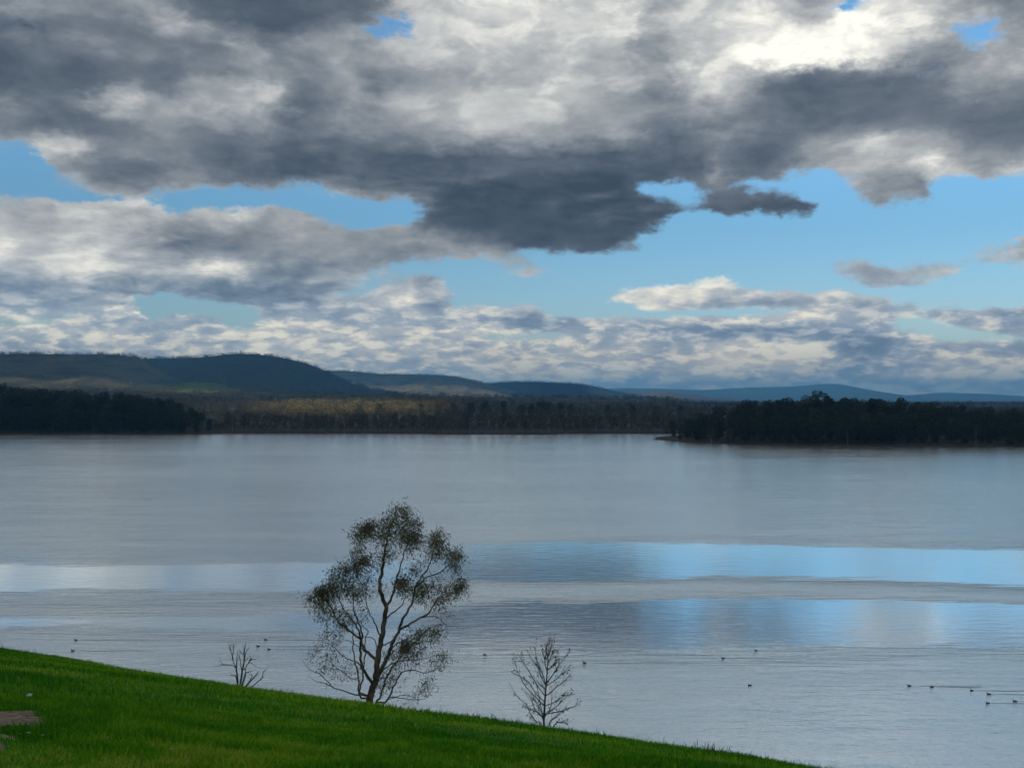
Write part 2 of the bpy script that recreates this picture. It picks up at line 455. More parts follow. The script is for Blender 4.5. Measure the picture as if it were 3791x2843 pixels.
SHORE = np.array([(-6000, 700), (-1500, 770), (-373, 796), (-228, 794), (-216, 806), (-130, 808), (-60, 803), (-52, 792), (30, 789), (36, 806), (104, 808),
                  (150, 800), (118, 775), (104, 745), (96, 728), (90, 690), (99, 655), (135, 607), (188, 588), (256, 578), (262, 584), (330, 588), (620, 570), (1500, 500), (6000, 300)], float)
def far_land(x, y):
    """signed distance (m) into the far shore's land"""
    x = np.asarray(x, float); y = np.asarray(y, float)
    P = np.concatenate([SHORE, [(6000, 60000), (-6000, 60000)]])
    d = np.full(x.shape, 1e9); inside = np.zeros(x.shape, bool)
    for a, b in zip(P, np.roll(P, -1, axis=0)):
        e = b - a; L = e @ e
        t = np.clip(((x - a[0]) * e[0] + (y - a[1]) * e[1]) / L, 0, 1)
        d = np.minimum(d, np.hypot(x - a[0] - t * e[0], y - a[1] - t * e[1]))
        c = ((a[1] > y) != (b[1] > y)) & (x < (b[0] - a[0]) * (y - a[1]) / (b[1] - a[1] + 1e-12) + a[0])
        inside ^= c
    return np.where(inside, d, -d)

def ground_z(x, y):
    x = np.asarray(x, float); y = np.asarray(y, float)
    s = SD[0] * x + SD[1] * y
    near = EYE - 0.11 * sstep(-x, -4.5, 5) - bank_drop(s) + (0.06 * (fbm(x * 0.9, y * 0.9, 3, 3) - 0.5) + 0.16 * (fbm(x * 0.22, y * 0.22, 2, 4) - 0.5)) * sstep(y, 3, 6)
    d = far_land(x, y)
    land = 0.5 * sstep(d, 0, 1.5) + 1.2 * sstep(d, 2, 14) + np.clip(y - 830, 0, 800) * 0.012 * sstep(d, 0, 120) + 8 * sstep(y, 980, 1330) * sstep(-x, -60, 120)
    land = land + 13 * np.exp(-((x + 420) / 150.0) ** 2 - ((y - 905) / 60.0) ** 2)
    land = land + 3.0 * sstep(x, 150, 330) * sstep(d, 10, 90) * sstep(y, 1100, 700)
    bed = -np.clip(-d, 0, 40) * 0.08
    far = np.where(d > 0, land, bed)
    return np.where(y < 300, np.maximum(near, -3.0), np.maximum(far, -3.0))

def axis(*segs):
    return np.unique(np.concatenate([np.linspace(a, b, n) for a, b, n in segs]))
gx = axis((-16000, -1500, 14), (-1500, -420, 28), (-420, 420, 106), (420, 1500, 28), (1500, 16000, 14), (-26, 14, 110))
gy = axis((-2000, -20, 8), (-20, 2, 12), (2, 34, 110), (34, 130, 40), (130, 560, 8), (560, 850, 100), (850, 1500, 50), (1500, 4000, 20), (4000, 18000, 12))
GX, GY = np.meshgrid(gx, gy)
m_ground, q, b = material('meadow_and_soil', 0.9, 0.15)
pos = q.n.new('ShaderNodeNewGeometry').outputs['Position']
n1 = q.noise(pos, 1.2, 5, 0.6); n2 = q.noise(pos, 0.006, 4, 0.5)
grassc = q.mix(q.smooth(n1, 0.35, 0.65), (0.035, 0.120, 0.006), (0.060, 0.160, 0.010))
farc = q.mix(q.smooth(n2, 0.42, 0.6), (0.035, 0.036, 0.020), (0.045, 0.058, 0.024))
shorec = q.mix(q.smooth(q.noise(pos, 0.3, 4, 0.6), 0.35, 0.65), (0.034, 0.026, 0.019), (0.072, 0.056, 0.038))
px, py, pz = q.sep(pos)
farc = q.mix(q.smooth(pz, 1.1, 1.8), shorec, farc)
q.put(b.inputs['Base Color'], q.mix(q.smooth(py, 200, 201), grassc, farc))
bn = q.n.new('ShaderNodeBump'); bn.inputs['Strength'].default_value = 0.6; bn.inputs['Distance'].default_value = 0.03
q.put(bn.inputs['Height'], q.noise(pos, 25, 4, 0.6)); q.l.new(bn.outputs[0], b.inputs['Normal'])
ground = link('ground', grid_mesh('ground', GX, GY, ground_z(GX, GY)), m_ground)
tag(ground, kind='structure')

# ------------------------------------------------------------------ the lake
def water_material():
    m, q, b = material('lake_water', 0.1, 0.5)
    pos = q.n.new('ShaderNodeNewGeometry').outputs['Position']
    x, y, z = q.sep(pos)
    wx = q.noise(q.v('MULTIPLY', pos, (0.014, 0.03, 0)), 1.0, 4, 0.55)
    wfine = q.noise(q.v('MULTIPLY', pos, (0.10, 0.9, 0)), 1.0, 5, 0.62, 0.4)
    yy = q.m('ADD', y, q.m('MULTIPLY_ADD', wx, 26.0, -13.0))
    yy = q.m('ADD', yy, q.m('MULTIPLY_ADD', wfine, 11.0, -5.5))
    yy = q.m('ADD', yy, q.m('MULTIPLY', x, -0.05))
    # the slicks bow away from the shore on the right
    bx = q.m('DIVIDE', q.m('SUBTRACT', x, 36.0), 30.0)
    yr = q.m('SUBTRACT', yy, q.m('MULTIPLY', q.m('EXPONENT', q.m('MULTIPLY', q.m('MULTIPLY', bx, bx), -1.0)), 6.0))
    yr = q.m('ADD', yr, q.m('MULTIPLY', x, 0.09))
    Y0, Y1 = 90.0, 200.0
    P = lambda yv: (yv - Y0) / (Y1 - Y0)
    # how ruffled the surface is, along the view: wind lanes between slicks of calm water
    right = q.ramp(q.m('DIVIDE', q.m('SUBTRACT', yr, Y0), Y1 - Y0),
                   [(0.0, 0.55), (P(96), 0.75), (P(100), 0.65), (P(107), 0.06), (P(118), 0.02), (P(133), 0.03), (P(137), 0.60), (P(142), 0.92), (P(145), 0.7), (P(150), 0.04),
                    (P(160), 0.02), (P(189), 0.02), (P(196), 0.45), (P(199.5), 0.72)])
    left = q.ramp(q.m('DIVIDE', q.m('SUBTRACT', yy, Y0), Y1 - Y0),
                  [(0.0, 0.6), (P(106), 0.7), (P(116), 0.55), (P(123), 0.12), (P(131), 0.15), (P(136), 0.6), (P(139), 0.4), (P(146), 0.04), (P(170), 0.03), (P(184), 0.62), (P(196), 0.78)])
    side = q.smooth(q.m('ADD', x, q.m('MULTIPLY_ADD', wx, 30.0, -15.0)), -26.0, -2.0)
    ruf = q.mix(side, left, right, 'FLOAT')
    lanes = q.noise(q.v('MULTIPLY', pos, (0.004, 0.018, 0)), 1.0, 4, 0.55)
    ruf = q.m('MULTIPLY', ruf, q.m('MULTIPLY_ADD', lanes, 0.9, 0.55))
    gust = q.noise(q.v('MULTIPLY', pos, (0.035, 0.16, 0)), 1.0, 5, 0.65, 0.3)
    ruf = q.m('MULTIPLY', ruf, q.m('MULTIPLY_ADD', gust, 1.5, 0.25))
    # ripples: short crests across the wind
    r1 = q.noise(q.v('MULTIPLY', pos, (1.1, 2.4, 1)), 1.0, 5, 0.62, 0.3)
    r2 = q.noise(q.v('MULTIPLY', pos, (0.30, 1.0, 1)), 1.0, 4, 0.55, 0.4)
    hgt = q.m('ADD', q.m('MULTIPLY', r1, q.m('MULTIPLY_ADD', ruf, 0.085, 0.004)), q.m('MULTIPLY', r2, q.m('MULTIPLY_ADD', ruf, 0.075, 0.020)))
    r3 = q.noise(q.v('MULTIPLY', pos, (0.16, 0.13, 1)), 1.0, 6, 0.72, 0.3)                # wavelet groups that still read far out
    hgt = q.m('ADD', hgt, q.m('MULTIPLY', r3, q.m('MULTIPLY', ruf, 0.27)))
    bn = q.n.new('ShaderNodeBump'); bn.inputs['Strength'].default_value = 1.0; bn.inputs['Distance'].default_value = 1.0
    q.put(bn.inputs['Height'], hgt)
    q.l.new(bn.outputs[0], b.inputs['Normal'])
    q.put(b.inputs['Roughness'], q.m('MULTIPLY_ADD', ruf, 0.17, 0.03))
    b.inputs['Base Color'].default_value = (0.90, 0.98, 1.0, 1)
    b.inputs['Metallic'].default_value = 0.92                            # mirror-like at these low angles
    b.inputs['IOR'].default_value = 1.33
    return m
m_water = water_material()
water = link('lake_water', np_mesh('lake_water', [(-6000, 20, 0), (6000, 20, 0), (6000, 1100, 0), (-6000, 1100, 0)], [np.array([[0, 1, 2, 3]])]), m_water)
tag(water, kind='structure')

# ------------------------------------------------------------------ hills
def forest_mat(name, c1, c2, scale):
    m = mottled(name, c1, c2, scale, 0.95, 0.05, 'Position', 6)
    return m
m_hillA = forest_mat('dry_forest_slope', (0.040, 0.043, 0.022), (0.110, 0.094, 0.052), 0.012)
m_hillB = forest_mat('dense_forest_slope', (0.024, 0.032, 0.018), (0.048, 0.050, 0.030), 0.02)
m_hillC = forest_mat('thin_forest_slope', (0.075, 0.070, 0.036), (0.170, 0.140, 0.080), 0.011)
m_past = forest_mat('pasture', (0.060, 0.100, 0.030), (0.085, 0.125, 0.040), 0.03)
HILLS = {}
def hill(name, D, prof, front, back, mat, seed, gully=0.25, shape=1.35, nx=220, ny=44, rough=5.0):
    prof = np.array(prof, float)
    u = np.linspace(prof[0, 0], prof[-1, 0], nx)
    # smooth the traced crest
    v = np.interp(u, prof[:, 0], prof[:, 1])
    k = np.ones(7) / 7; v = np.convolve(np.pad(v, 3, 'edge'), k, 'valid')
    x = (u - CU) / FP * D; top = np.maximum(EYE + (HV - v) / FP * D, 2)
    t = np.concatenate([np.linspace(-1, 0, int(ny * 0.7), endpoint=False), np.linspace(0, 1, ny - int(ny * 0.7))])
    T, X = np.meshgrid(t, x, indexing='ij')
    Y = np.where(T < 0, D + T * front, D + T * back)
    top2 = np.broadcast_to(top, T.shape)
    f = np.where(T < 0, 1 - np.abs(T) ** shape, 1 - np.abs(T) ** 1.3)
    gl = fbm(X / (front * 0.16), Y / (front * 0.6), 4, seed)
    Z = top2 * f * (1 - gully * (1 - np.abs(1 - 2 * gl)) * 4 * np.abs(T) * (1 - np.abs(T)) )
    Z += rough * (fbm(X / 30, Y / 30, 3, seed + 5) - 0.5) * np.clip(f * 4, 0, 1)
    Z -= 3.0 * (np.abs(T) > 0.97)
    o = link(name, grid_mesh(name, X, Y, Z), mat)
    HILLS[seed] = (X, Y, Z)
    return tag(o, kind='structure')

hill('hill', 3600, [(-900, 1345), (-500, 1318), (-200, 1306), (0, 1309), (176, 1312), (353, 1311), (470, 1317), (529, 1327), (558, 1352), (617, 1383), (664, 1407), (760, 1436), (900, 1462), (1000, 1474)], 1500, 1200, m_hillA, 1, 0.55)
hill('hill', 4700, [(300, 1352), (420, 1338), (530, 1328), (600, 1327), (752, 1323), (823, 1313), (905, 1309), (970, 1315), (1058, 1326), (1128, 1344), (1205, 1372), (1259, 1404), (1376, 1440), (1494, 1462), (1582, 1472), (1700, 1476)], 2000, 1500, m_hillB, 2, 0.30)
hill('hill', 6200, [(900, 1395), (1100, 1378), (1229, 1372), (1317, 1376), (1406, 1384), (1553, 1387), (1641, 1389), (1700, 1396), (1758, 1409), (1823, 1426), (1900, 1445), (2000, 1465), (2100, 1474)], 1500, 1200, m_hillC, 3, 0.5, 1.1)
hill('hill', 7000, [(1600, 1462), (1700, 1444), (1790, 1423), (1835, 1417), (1905, 1413), (1993, 1414), (2111, 1419), (2170, 1424), (2217, 1434), (2258, 1446), (2330, 1460), (2420, 1473)], 1700, 1200, m_hillB, 4, 0.25)
hill('hill', 8200, [(2150, 1462), (2258, 1451), (2346, 1451), (2434, 1447), (2475, 1449), (2526, 1459), (2651, 1475), (2714, 1478)], 1200, 1000, m_hillC, 5, 0.35, 1.1)
hill('mountain', 13500, [(1700, 1475), (1850, 1455), (1900, 1430), (1930, 1417), (1965, 1412), (2000, 1415), (2050, 1432), (2110, 1444), (2199, 1439), (2258, 1437), (2434, 1438), (2589, 1444), (2683, 1440), (2746, 1435), (2934, 1431), (2997, 1426), (3060, 1420), (3110, 1421), (3173, 1435), (3268, 1457), (3343, 1466), (3431, 1457), (3481, 1453), (3626, 1457), (3720, 1462), (3791, 1469), (4100, 1462), (4600, 1472)], 2500, 2500, m_hillB, 6, 0.15, rough=8)
hill('foothill', 2400, [(-200, 1440), (300, 1446), (600, 1447), (760, 1446), (900, 1450), (1100, 1456), (1400, 1462), (1800, 1468), (2200, 1474), (2500, 1478)], 700, 500, m_hillA, 8, 0.1, rough=3)
hill('pasture_knoll', 2700, [(540, 1470), (600, 1450), (650, 1427), (700, 1416), (760, 1414), (810, 1421), (850, 1436), (900, 1456), (940, 1470)], 420, 420, m_past, 7, 0.1, rough=1.5)

# ------------------------------------------------------------------ foliage and bark
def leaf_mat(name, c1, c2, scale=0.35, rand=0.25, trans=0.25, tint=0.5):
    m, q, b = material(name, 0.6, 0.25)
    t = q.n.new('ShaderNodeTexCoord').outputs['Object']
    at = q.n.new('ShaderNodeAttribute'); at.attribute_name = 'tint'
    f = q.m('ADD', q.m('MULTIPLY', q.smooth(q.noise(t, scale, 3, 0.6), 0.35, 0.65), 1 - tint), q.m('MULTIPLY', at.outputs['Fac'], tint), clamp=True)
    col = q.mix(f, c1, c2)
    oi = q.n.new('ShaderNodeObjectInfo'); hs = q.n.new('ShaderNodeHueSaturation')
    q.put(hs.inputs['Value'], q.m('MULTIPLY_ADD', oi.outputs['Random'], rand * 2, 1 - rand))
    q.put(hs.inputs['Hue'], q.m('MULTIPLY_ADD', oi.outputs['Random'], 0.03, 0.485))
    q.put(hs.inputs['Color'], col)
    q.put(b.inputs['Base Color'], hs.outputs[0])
    if trans:
        tr = q.n.new('ShaderNodeBsdfTranslucent'); q.put(tr.inputs[0], hs.outputs[0])
        mx = q.n.new('ShaderNodeMixShader'); mx.inputs[0].default_value = trans
        q.l.new(b.outputs[0], mx.inputs[1]); q.l.new(tr.outputs[0], mx.inputs[2])
        q.l.new(mx.outputs[0], q.n['Material Output'].inputs[0])
    return m
m_dark = leaf_mat('dark_evergreen_leaves', (0.012, 0.023, 0.014), (0.045, 0.062, 0.028))
m_brown = leaf_mat('grey_brown_leaves', (0.033, 0.031, 0.021), (0.066, 0.055, 0.038), rand=0.3)
m_sunlit = leaf_mat('sunlit_olive_leaves', (0.100, 0.088, 0.038), (0.260, 0.215, 0.090), rand=0.3)  # olive made paler and golder, sunlight put into the leaf colour
m_barkp = mottled('pale_bark', (0.09, 0.08, 0.07), (0.21, 0.185, 0.16), 1.2, 0.85, 0.2, rand=0.35)
m_barkd = mottled('dark_bark', (0.030, 0.026, 0.022), (0.070, 0.058, 0.048), 1.5, 0.9, 0.15)

def leaf_quads(C, size, seed, flatten=0.6, aspect=0.6):
    """leaf-sized diamonds, one at each point of C, at random tilts"""
    r = np.random.default_rng(seed); n = len(C)
    a = r.normal(size=(n, 3)); a[:, 2] *= flatten; a /= np.linalg.norm(a, axis=1)[:, None]
    b = np.cross(a, r.normal(size=(n, 3))); b /= np.linalg.norm(b, axis=1)[:, None]
    s = (size * r.uniform(0.6, 1.3, n))[:, None]
    V = np.stack([C - a * s, C + b * s * aspect, C + a * s, C - b * s * aspect], 1).reshape(-1, 3)
    F = np.arange(4 * n).reshape(n, 4)
    return V, F

def far_tree_meshes(name, seed, h, crown_r, base=0.3, n=900, lobes=16, size=0.55, limbs=5, tr=0.28, sparse=1.0):
    """a tree some 20 m tall: tapering trunk with limbs, crown of leaf clumps"""
    r = np.random.default_rng(seed)
    T = Tubes(6)
    lean = r.normal(size=2) * 0.03 * h
    tp = [np.array([lean[0] * t * t, lean[1] * t * t, h * t * 0.9]) for t in np.linspace(0, 1, 7)]
    T.add(tp, tr * np.linspace(1.15, 0.15, 7))
    L = []
    for k in range(lobes):
        t = base + (1 - base) * (k + r.uniform(0.2, 0.8)) / lobes
        q_ = (t - base) / (1 - base)
        prof = min(1, q_ / 0.4 + 0.25) ** 0.6 if q_ < 0.45 else math.sqrt(max(0.05, 1 - ((q_ - 0.45) / 0.62) ** 2))
        a = k * 2.4 + r.uniform(-0.5, 0.5); rr = crown_r * prof * r.uniform(0.45, 0.8)
        c = np.array([lean[0] * t * t + math.cos(a) * rr, lean[1] * t * t + math.sin(a) * rr, h * t * 0.95])
        L.append((c, crown_r * r.uniform(0.32, 0.54)))
        if k % max(1, lobes // (limbs + 3)) == 0:
            t0 = max(0.12, t - r.uniform(0.18, 0.3))
            p0 = np.array([lean[0] * t0 * t0, lean[1] * t0 * t0, h * t0 * 0.9])
            P, Rr = spline([p0, p0 * 0.45 + c * 0.55 + np.array([0, 0, -0.04 * h]), c], [tr * 0.5, tr * 0.3, tr * 0.1], 3)
            T.add(P, Rr, 5)
    pts = []; tint = []
    for c, R_ in L:
        m = int(n / lobes * (R_ / (crown_r * 0.38)) ** 1.5)
        d = r.normal(size=(m, 3)); d /= np.linalg.norm(d, axis=1)[:, None]
        rad = R_ * r.uniform(0.45, 1.0, m)[:, None] ** 0.6
        p = c + d * rad * np.array([1.15, 1.15, 0.75])
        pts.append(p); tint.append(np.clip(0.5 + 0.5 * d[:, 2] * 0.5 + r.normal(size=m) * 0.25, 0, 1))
    C = np.concatenate(pts); tv = np.concatenate(tint)
    V, F = leaf_quads(C, size, seed + 1)
    return T.mesh(name + '_trunk'), np_mesh(name + '_crown', V, [F], False, np.repeat(tv, 4))

def dead_tree_mesh(seed, h):
    r = np.random.default_rng(seed); T = Tubes(6)
    tp = [np.array([r.normal() * 0.12 * t, r.normal() * 0.12 * t, h * t]) for t in np.linspace(0, 1, 8)]
    T.add(tp, 0.30 * np.linspace(1, 0.12, 8))
    for k in range(11):
        t = r.uniform(0.3, 0.95); p = np.array([0, 0, h * t]); a = r.uniform(0, 6.28); l = h * r.uniform(0.12, 0.3) * (1.2 - t)
        e = p + np.array([math.cos(a) * l, math.sin(a) * l, l * r.uniform(0.5, 1.2)])
        P, Rr = spline([p, (p + e) / 2 + np.array([0, 0, -0.1 * l]), e], [0.13, 0.09, 0.03], 3)
        T.add(P, Rr, 5)
    return T.mesh('dead_tree_trunk')

PROTO = {}
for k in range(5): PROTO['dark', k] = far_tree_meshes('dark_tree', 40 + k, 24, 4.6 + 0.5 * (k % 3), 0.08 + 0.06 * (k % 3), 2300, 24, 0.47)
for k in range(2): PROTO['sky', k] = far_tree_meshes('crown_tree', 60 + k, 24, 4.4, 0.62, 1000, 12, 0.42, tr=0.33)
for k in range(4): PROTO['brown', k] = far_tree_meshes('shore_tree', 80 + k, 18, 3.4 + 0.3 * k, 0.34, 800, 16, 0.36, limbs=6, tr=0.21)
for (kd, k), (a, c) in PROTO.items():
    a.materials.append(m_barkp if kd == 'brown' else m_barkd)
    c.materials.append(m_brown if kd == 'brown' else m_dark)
DEAD = [dead_tree_mesh(100 + k, 16) for k in range(2)]
for d_ in DEAD: d_.materials.append(m_barkp)

def far_tree(kind, k, x, y, h, label, group, name='tree', cat='tree', spin=None, wide=1.0):
    base_h = 18 if kind == 'brown' else 24
    o = empty(name, (x, y, float(ground_z(x, y)) - 0.15)); s = h / base_h
    w = s * wide
    o.scale = (w, w, s); o.rotation_euler = (0, 0, rng.uniform(0, 6.28) if spin is None else spin)
    tm, cm = PROTO[kind, k]
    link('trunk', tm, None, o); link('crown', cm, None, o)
    return tag(o, label, cat, group)

def cap_h(prof, x, y):
    u = CU + FP * x / y; v = np.interp(u, [p[0] for p in prof], [p[1] for p in prof])
    return EYE + (HV - v) / FP * y - float(ground_z(x, y))

LEFT = [(-300, 1415), (0, 1420), (76, 1426), (235, 1429), (329, 1441), (423, 1443), (500, 1455), (558, 1458), (590, 1471), (646, 1474), (680, 1494), (729, 1505), (750, 1522), (765, 1548)]
RIGHT = [(2418, 1588), (2450, 1568), (2500, 1545), (2580, 1528), (2640, 1508), (2700, 1496), (2770, 1478), (2880, 1472), (2960, 1462), (3030, 1450), (3080, 1466), (3160, 1460), (3240, 1464), (3330, 1470), (3400, 1478), (3500, 1484), (3570, 1492), (3640, 1500), (3700, 1503), (3800, 1500), (4200, 1500)]
ntree = 0
def row_trees(kind_pool, xs, yf, prof, lo, hi, label, group, wide=1.0):
    global ntree
    for x in xs:
        y = yf(x) + rng.uniform(-3, 3); x = x + rng.uniform(-1.5, 1.5)
        if float(far_land(x, y)) < 2.0: continue
        c = cap_h(prof, x, y)
        h = c * rng.uniform(lo, hi)
        if h < 4: continue
        kd, kk = kind_pool[int(rng.integers(len(kind_pool)))]
        far_tree(kd, kk, x, y, h, label, group, 'eucalyptus_tree', wide=wide * rng.uniform(0.75, 1.4) * (1.15 if h < 13 else 1.0)); ntree += 1
dk = [('dark', k) for k in range(5)]; dks = dk + [('sky', 0), ('sky', 1)]; bk = [('brown', k) for k in range(4)]
shore_l = lambda off: (lambda x: float(np.interp(x, SHORE[:5, 0], SHORE[:5, 1])) + off)
row_trees(dk, np.arange(-440, -226, 9.5), shore_l(6), LEFT, 0.50, 0.78, 'dark evergreen tree at the water line of the left shore wood', 'waterside trees of the left wood')
row_trees(dk, np.arange(-450, -222, 9.0), shore_l(24), LEFT, 0.62, 0.92, 'dark evergreen tree in the middle of the left shore wood', 'inner trees of the left wood')
row_trees(dks, np.arange(-470, -224, 8.0), shore_l(46), LEFT, 0.90, 1.02, 'dark round topped tree on the skyline of the left shore wood', 'skyline trees of the left wood')
SR = SHORE[14:]
shx = np.array([96, 99, 135, 188, 256, 330, 620]); shy = np.array([690, 655, 607, 588, 580, 588, 570])
shore_r = lambda off: (lambda x: float(np.interp(x, shx, shy)) + off)
row_trees(dk, np.arange(102, 285, 7.5), shore_r(10), RIGHT, 0.45, 0.72, 'dark eucalypt low on the bank of the right promontory', 'bank trees of the right promontory')
row_trees(dk, np.arange(108, 310, 7.0), shore_r(26), RIGHT, 0.55, 0.90, 'dark eucalypt in the middle of the right promontory wood', 'inner trees of the right promontory')
row_trees(dks, np.arange(112, 330, 6.5), shore_r(48), RIGHT, 0.80, 1.0, 'tall dark eucalypt on the skyline of the right promontory', 'skyline trees of the right promontory')
row_trees(dk, np.arange(120, 340, 8.5), shore_r(66), RIGHT, 0.88, 1.0, 'tall dark eucalypt on the skyline of the right promontory', 'skyline trees of the right promontory')
row_trees(bk + dk[:1], np.arange(97, 125, 6), lambda x: 700 + rng.uniform(-20, 35), RIGHT, 0.7, 1.0, 'thin brown tree at the tip of the right promontory', 'tip trees of the right promontory')
CENT = [(740, 1520), (1000, 1524), (1300, 1527), (1600, 1525), (2000, 1526), (2400, 1522), (2600, 1520)]
row_trees(bk, np.arange(-212, 150, 5.2), lambda x: float(np.interp(x, SHORE[:12, 0], SHORE[:12, 1])) + rng.uniform(5, 16), CENT, 0.80, 1.02, 'slender grey brown tree with pale trunk on the middle far shore', 'pale trunked trees of the middle shore')
# single trees that stand out
def one_tree(kind, k, u, vtop, y, label, group=None, wide=1.0, name='eucalyptus_tree'):
    x = (u - CU) / FP * y
    h = EYE + (HV - vtop) / FP * y - float(ground_z(x, y))
    return far_tree(kind, k, x, y, h, label, group, name, wide=wide)
one_tree('sky', 1, 3029, 1445, 640, 'tallest flat topped eucalypt rising above the right promontory skyline', wide=1.15)
one_tree('dark', 1, 2771, 1476, 655, 'dense round dark tree at the left end of the right promontory skyline', wide=0.95)
one_tree('brown', 2, 2634, 1578, 630, 'short olive brown tree standing on the bank near the promontory tip', wide=1.5)
one_tree('brown', 1, 2706, 1582, 622, 'short grey tree with thin pale stem second on the promontory bank', wide=1.3)
SKYT = [(1740, 1487), (1790, 1490), (1800, 1484), (1866, 1482), (1930, 1497), (1965, 1493), (2005, 1484), (2030, 1486), (2075, 1489), (2110, 1494), (2250, 1498), (2345, 1497), (2430, 1500), (2520, 1499), (2650, 1500), (1560, 1492), (1620, 1494), (1400, 1492), (1420, 1490), (1680, 1490)]
for k, (u, v) in enumerate(SKYT):
    one_tree('dark', k % 5, u, v, 1130 + rng.uniform(-40, 60), 'dark rounded tree standing above the brown woodland on the middle skyline', 'dark trees above the middle woodland', wide=rng.uniform(1.0, 1.5))
for k, (u, vb, vt, y, lab) in enumerate([(2475, 1640, 1575, 690, 'pale leaning dead tree at the tip of the right promontory'), (3003, 1540, 1502, 610, 'bare pale dead tree high in the right promontory wood'),
                                      (3612, 1652, 1570, 584, 'pale dead stem at the water near the right end of the promontory'), (3137, 1625, 1593, 592, 'short pale dead stem on the promontory bank'),
                                      (195, 1606, 1560, 799, 'white dead stem at the waterline of the left wood'), (345, 1606, 1552, 800, 'forked pale dead tree at the foot of the left wood'),
                                      (1275, 1606, 1562, 807, 'pale forked dead tree on the middle far shore')]):
    x = (u - CU) / FP * y
    gz = float(ground_z(x, y)); top = EYE + (HV - vt) / FP * y
    o = empty('dead_tree', (x, y, gz - 0.2)); s = (top - gz) / 16; o.scale = (max(s, 0.6), max(s, 0.6), s); o.rotation_euler = (0, 0, rng.uniform(0, 6))
    link('trunk', DEAD[k % 2], None, o); tag(o, lab, 'dead tree')

# woodland that reads as one mass: many trees in one object
def woodland(name, P, H, mat, seed, n=70, size=0.6, wide=0.24, lift=0.66, vext=0.26):
    r = np.random.default_rng(seed); Vs, Fs, Ts = [], [], []; tot = 0
    N = len(P)
    for i in range(N):
        m = n; d = r.normal(size=(m, 3)); d /= np.linalg.norm(d, axis=1)[:, None]
        lob = r.integers(0, 5, m); lc = r.normal(size=(5, 3)) * np.array([0.5, 0.5, 0.28])
        p = (lc[lob] + d * 0.62 * r.uniform(0.6, 1, (m, 1)))
        h = H[i]; w = h * wide * r.uniform(0.8, 1.25)
        p = P[i] + p * np.array([w, w, h * vext]) + np.array([0, 0, h * lift])
        V, F = leaf_quads(p, size * h / 18, seed + i)
        Vs.append(V); Fs.append(F + tot); tot += len(V)
        Ts.append(np.repeat(np.clip(r.uniform(0.1, 0.9) + r.normal(size=m) * 0.2, 0, 1), 4))
    me = np_mesh(name, np.concatenate(Vs), [np.concatenate(Fs)], False, np.concatenate(Ts))
    return tag(link(name, me, mat), kind='stuff')

def scatter(n, x0, x1, y0, y1, seed, cond=None, spread=True):
    r = np.random.default_rng(seed)
    y = r.uniform(y0, y1, n); k = y / y1 if spread else 1
    x = r.uniform(x0, x1, n) * k
    ok = far_land(x, y) > 6
    if cond is not None: ok &= cond(x, y)
    x, y = x[ok], y[ok]
    return np.stack([x, y, ground_z(x, y)], 1)
P = scatter(3200, -520, 640, 828, 1300, 11, lambda x, y: ((x > -235) | (y > 960)) & ((x < 100) | (y > 815)))
woodland('woodland', P, np.where(P[:, 1] < 1000, rng.uniform(8, 13, len(P)), rng.uniform(11, 16, len(P))), m_brown, 200, 64, 0.62, 0.25, 0.6, 0.32)
P = scatter(700, -800, 800, 1250, 1900, 12)
woodland('woodland', P, rng.uniform(12, 18, len(P)), m_brown, 300, 60, 0.7, 0.27, 0.5, 0.36)
P = scatter(1900, -620, -30, 1010, 1480, 13, lambda x, y: (vnoise(x / 40, y / 40, 9) > 0.3) & (np.hypot((x + 160) / 100, (y - 1200) / 170) < 1 + 0.3 * vnoise(x / 30, y / 30, 8)))  # paler leaves kept to the ellipse of the sun patch
woodland('woodland', P, rng.uniform(12, 17, len(P)), m_sunlit, 400, 64, 0.62, 0.25, 0.55, 0.34)
P = scatter(560, -500, -222, 797, 960, 14, lambda x, y: y < 930, False)
woodland('woodland', P, np.array([min(22, max(5, 0.8 * cap_h(LEFT, p[0], p[1]))) for p in P]), m_dark, 500, 110, 0.6, 0.25, 0.42, 0.44)
P = scatter(1000, 100, 620, 572, 800, 15, lambda x, y: y < np.interp(x, shx, shy) + 110, False)
woodland('woodland', P, np.array([min(23, max(4, 0.8 * cap_h(RIGHT, p[0], p[1]))) for p in P]), m_dark, 600, 110, 0.6, 0.25, 0.42, 0.44)
P = scatter(1700, -1700, 1500, 1900, 3200, 16)
woodland('woodland', P, rng.uniform(10, 16, len(P)), m_brown, 700, 34, 1.1, 0.34, 0.42, 0.36)

P = scatter(170, -600, 500, 1000, 1450, 17)
woodland('woodland', P, rng.uniform(11, 20, len(P)), m_dark, 800, 90, 0.55, 0.26, 0.55, 0.36)
P = scatter(1500, -235, 170, 806, 850, 18, lambda x, y: far_land(x, y) < 45, False)
woodland('undergrowth', P, rng.uniform(2.5, 6.5, len(P)), m_brown, 900, 40, 0.9, 0.34, 0.5, 0.42)

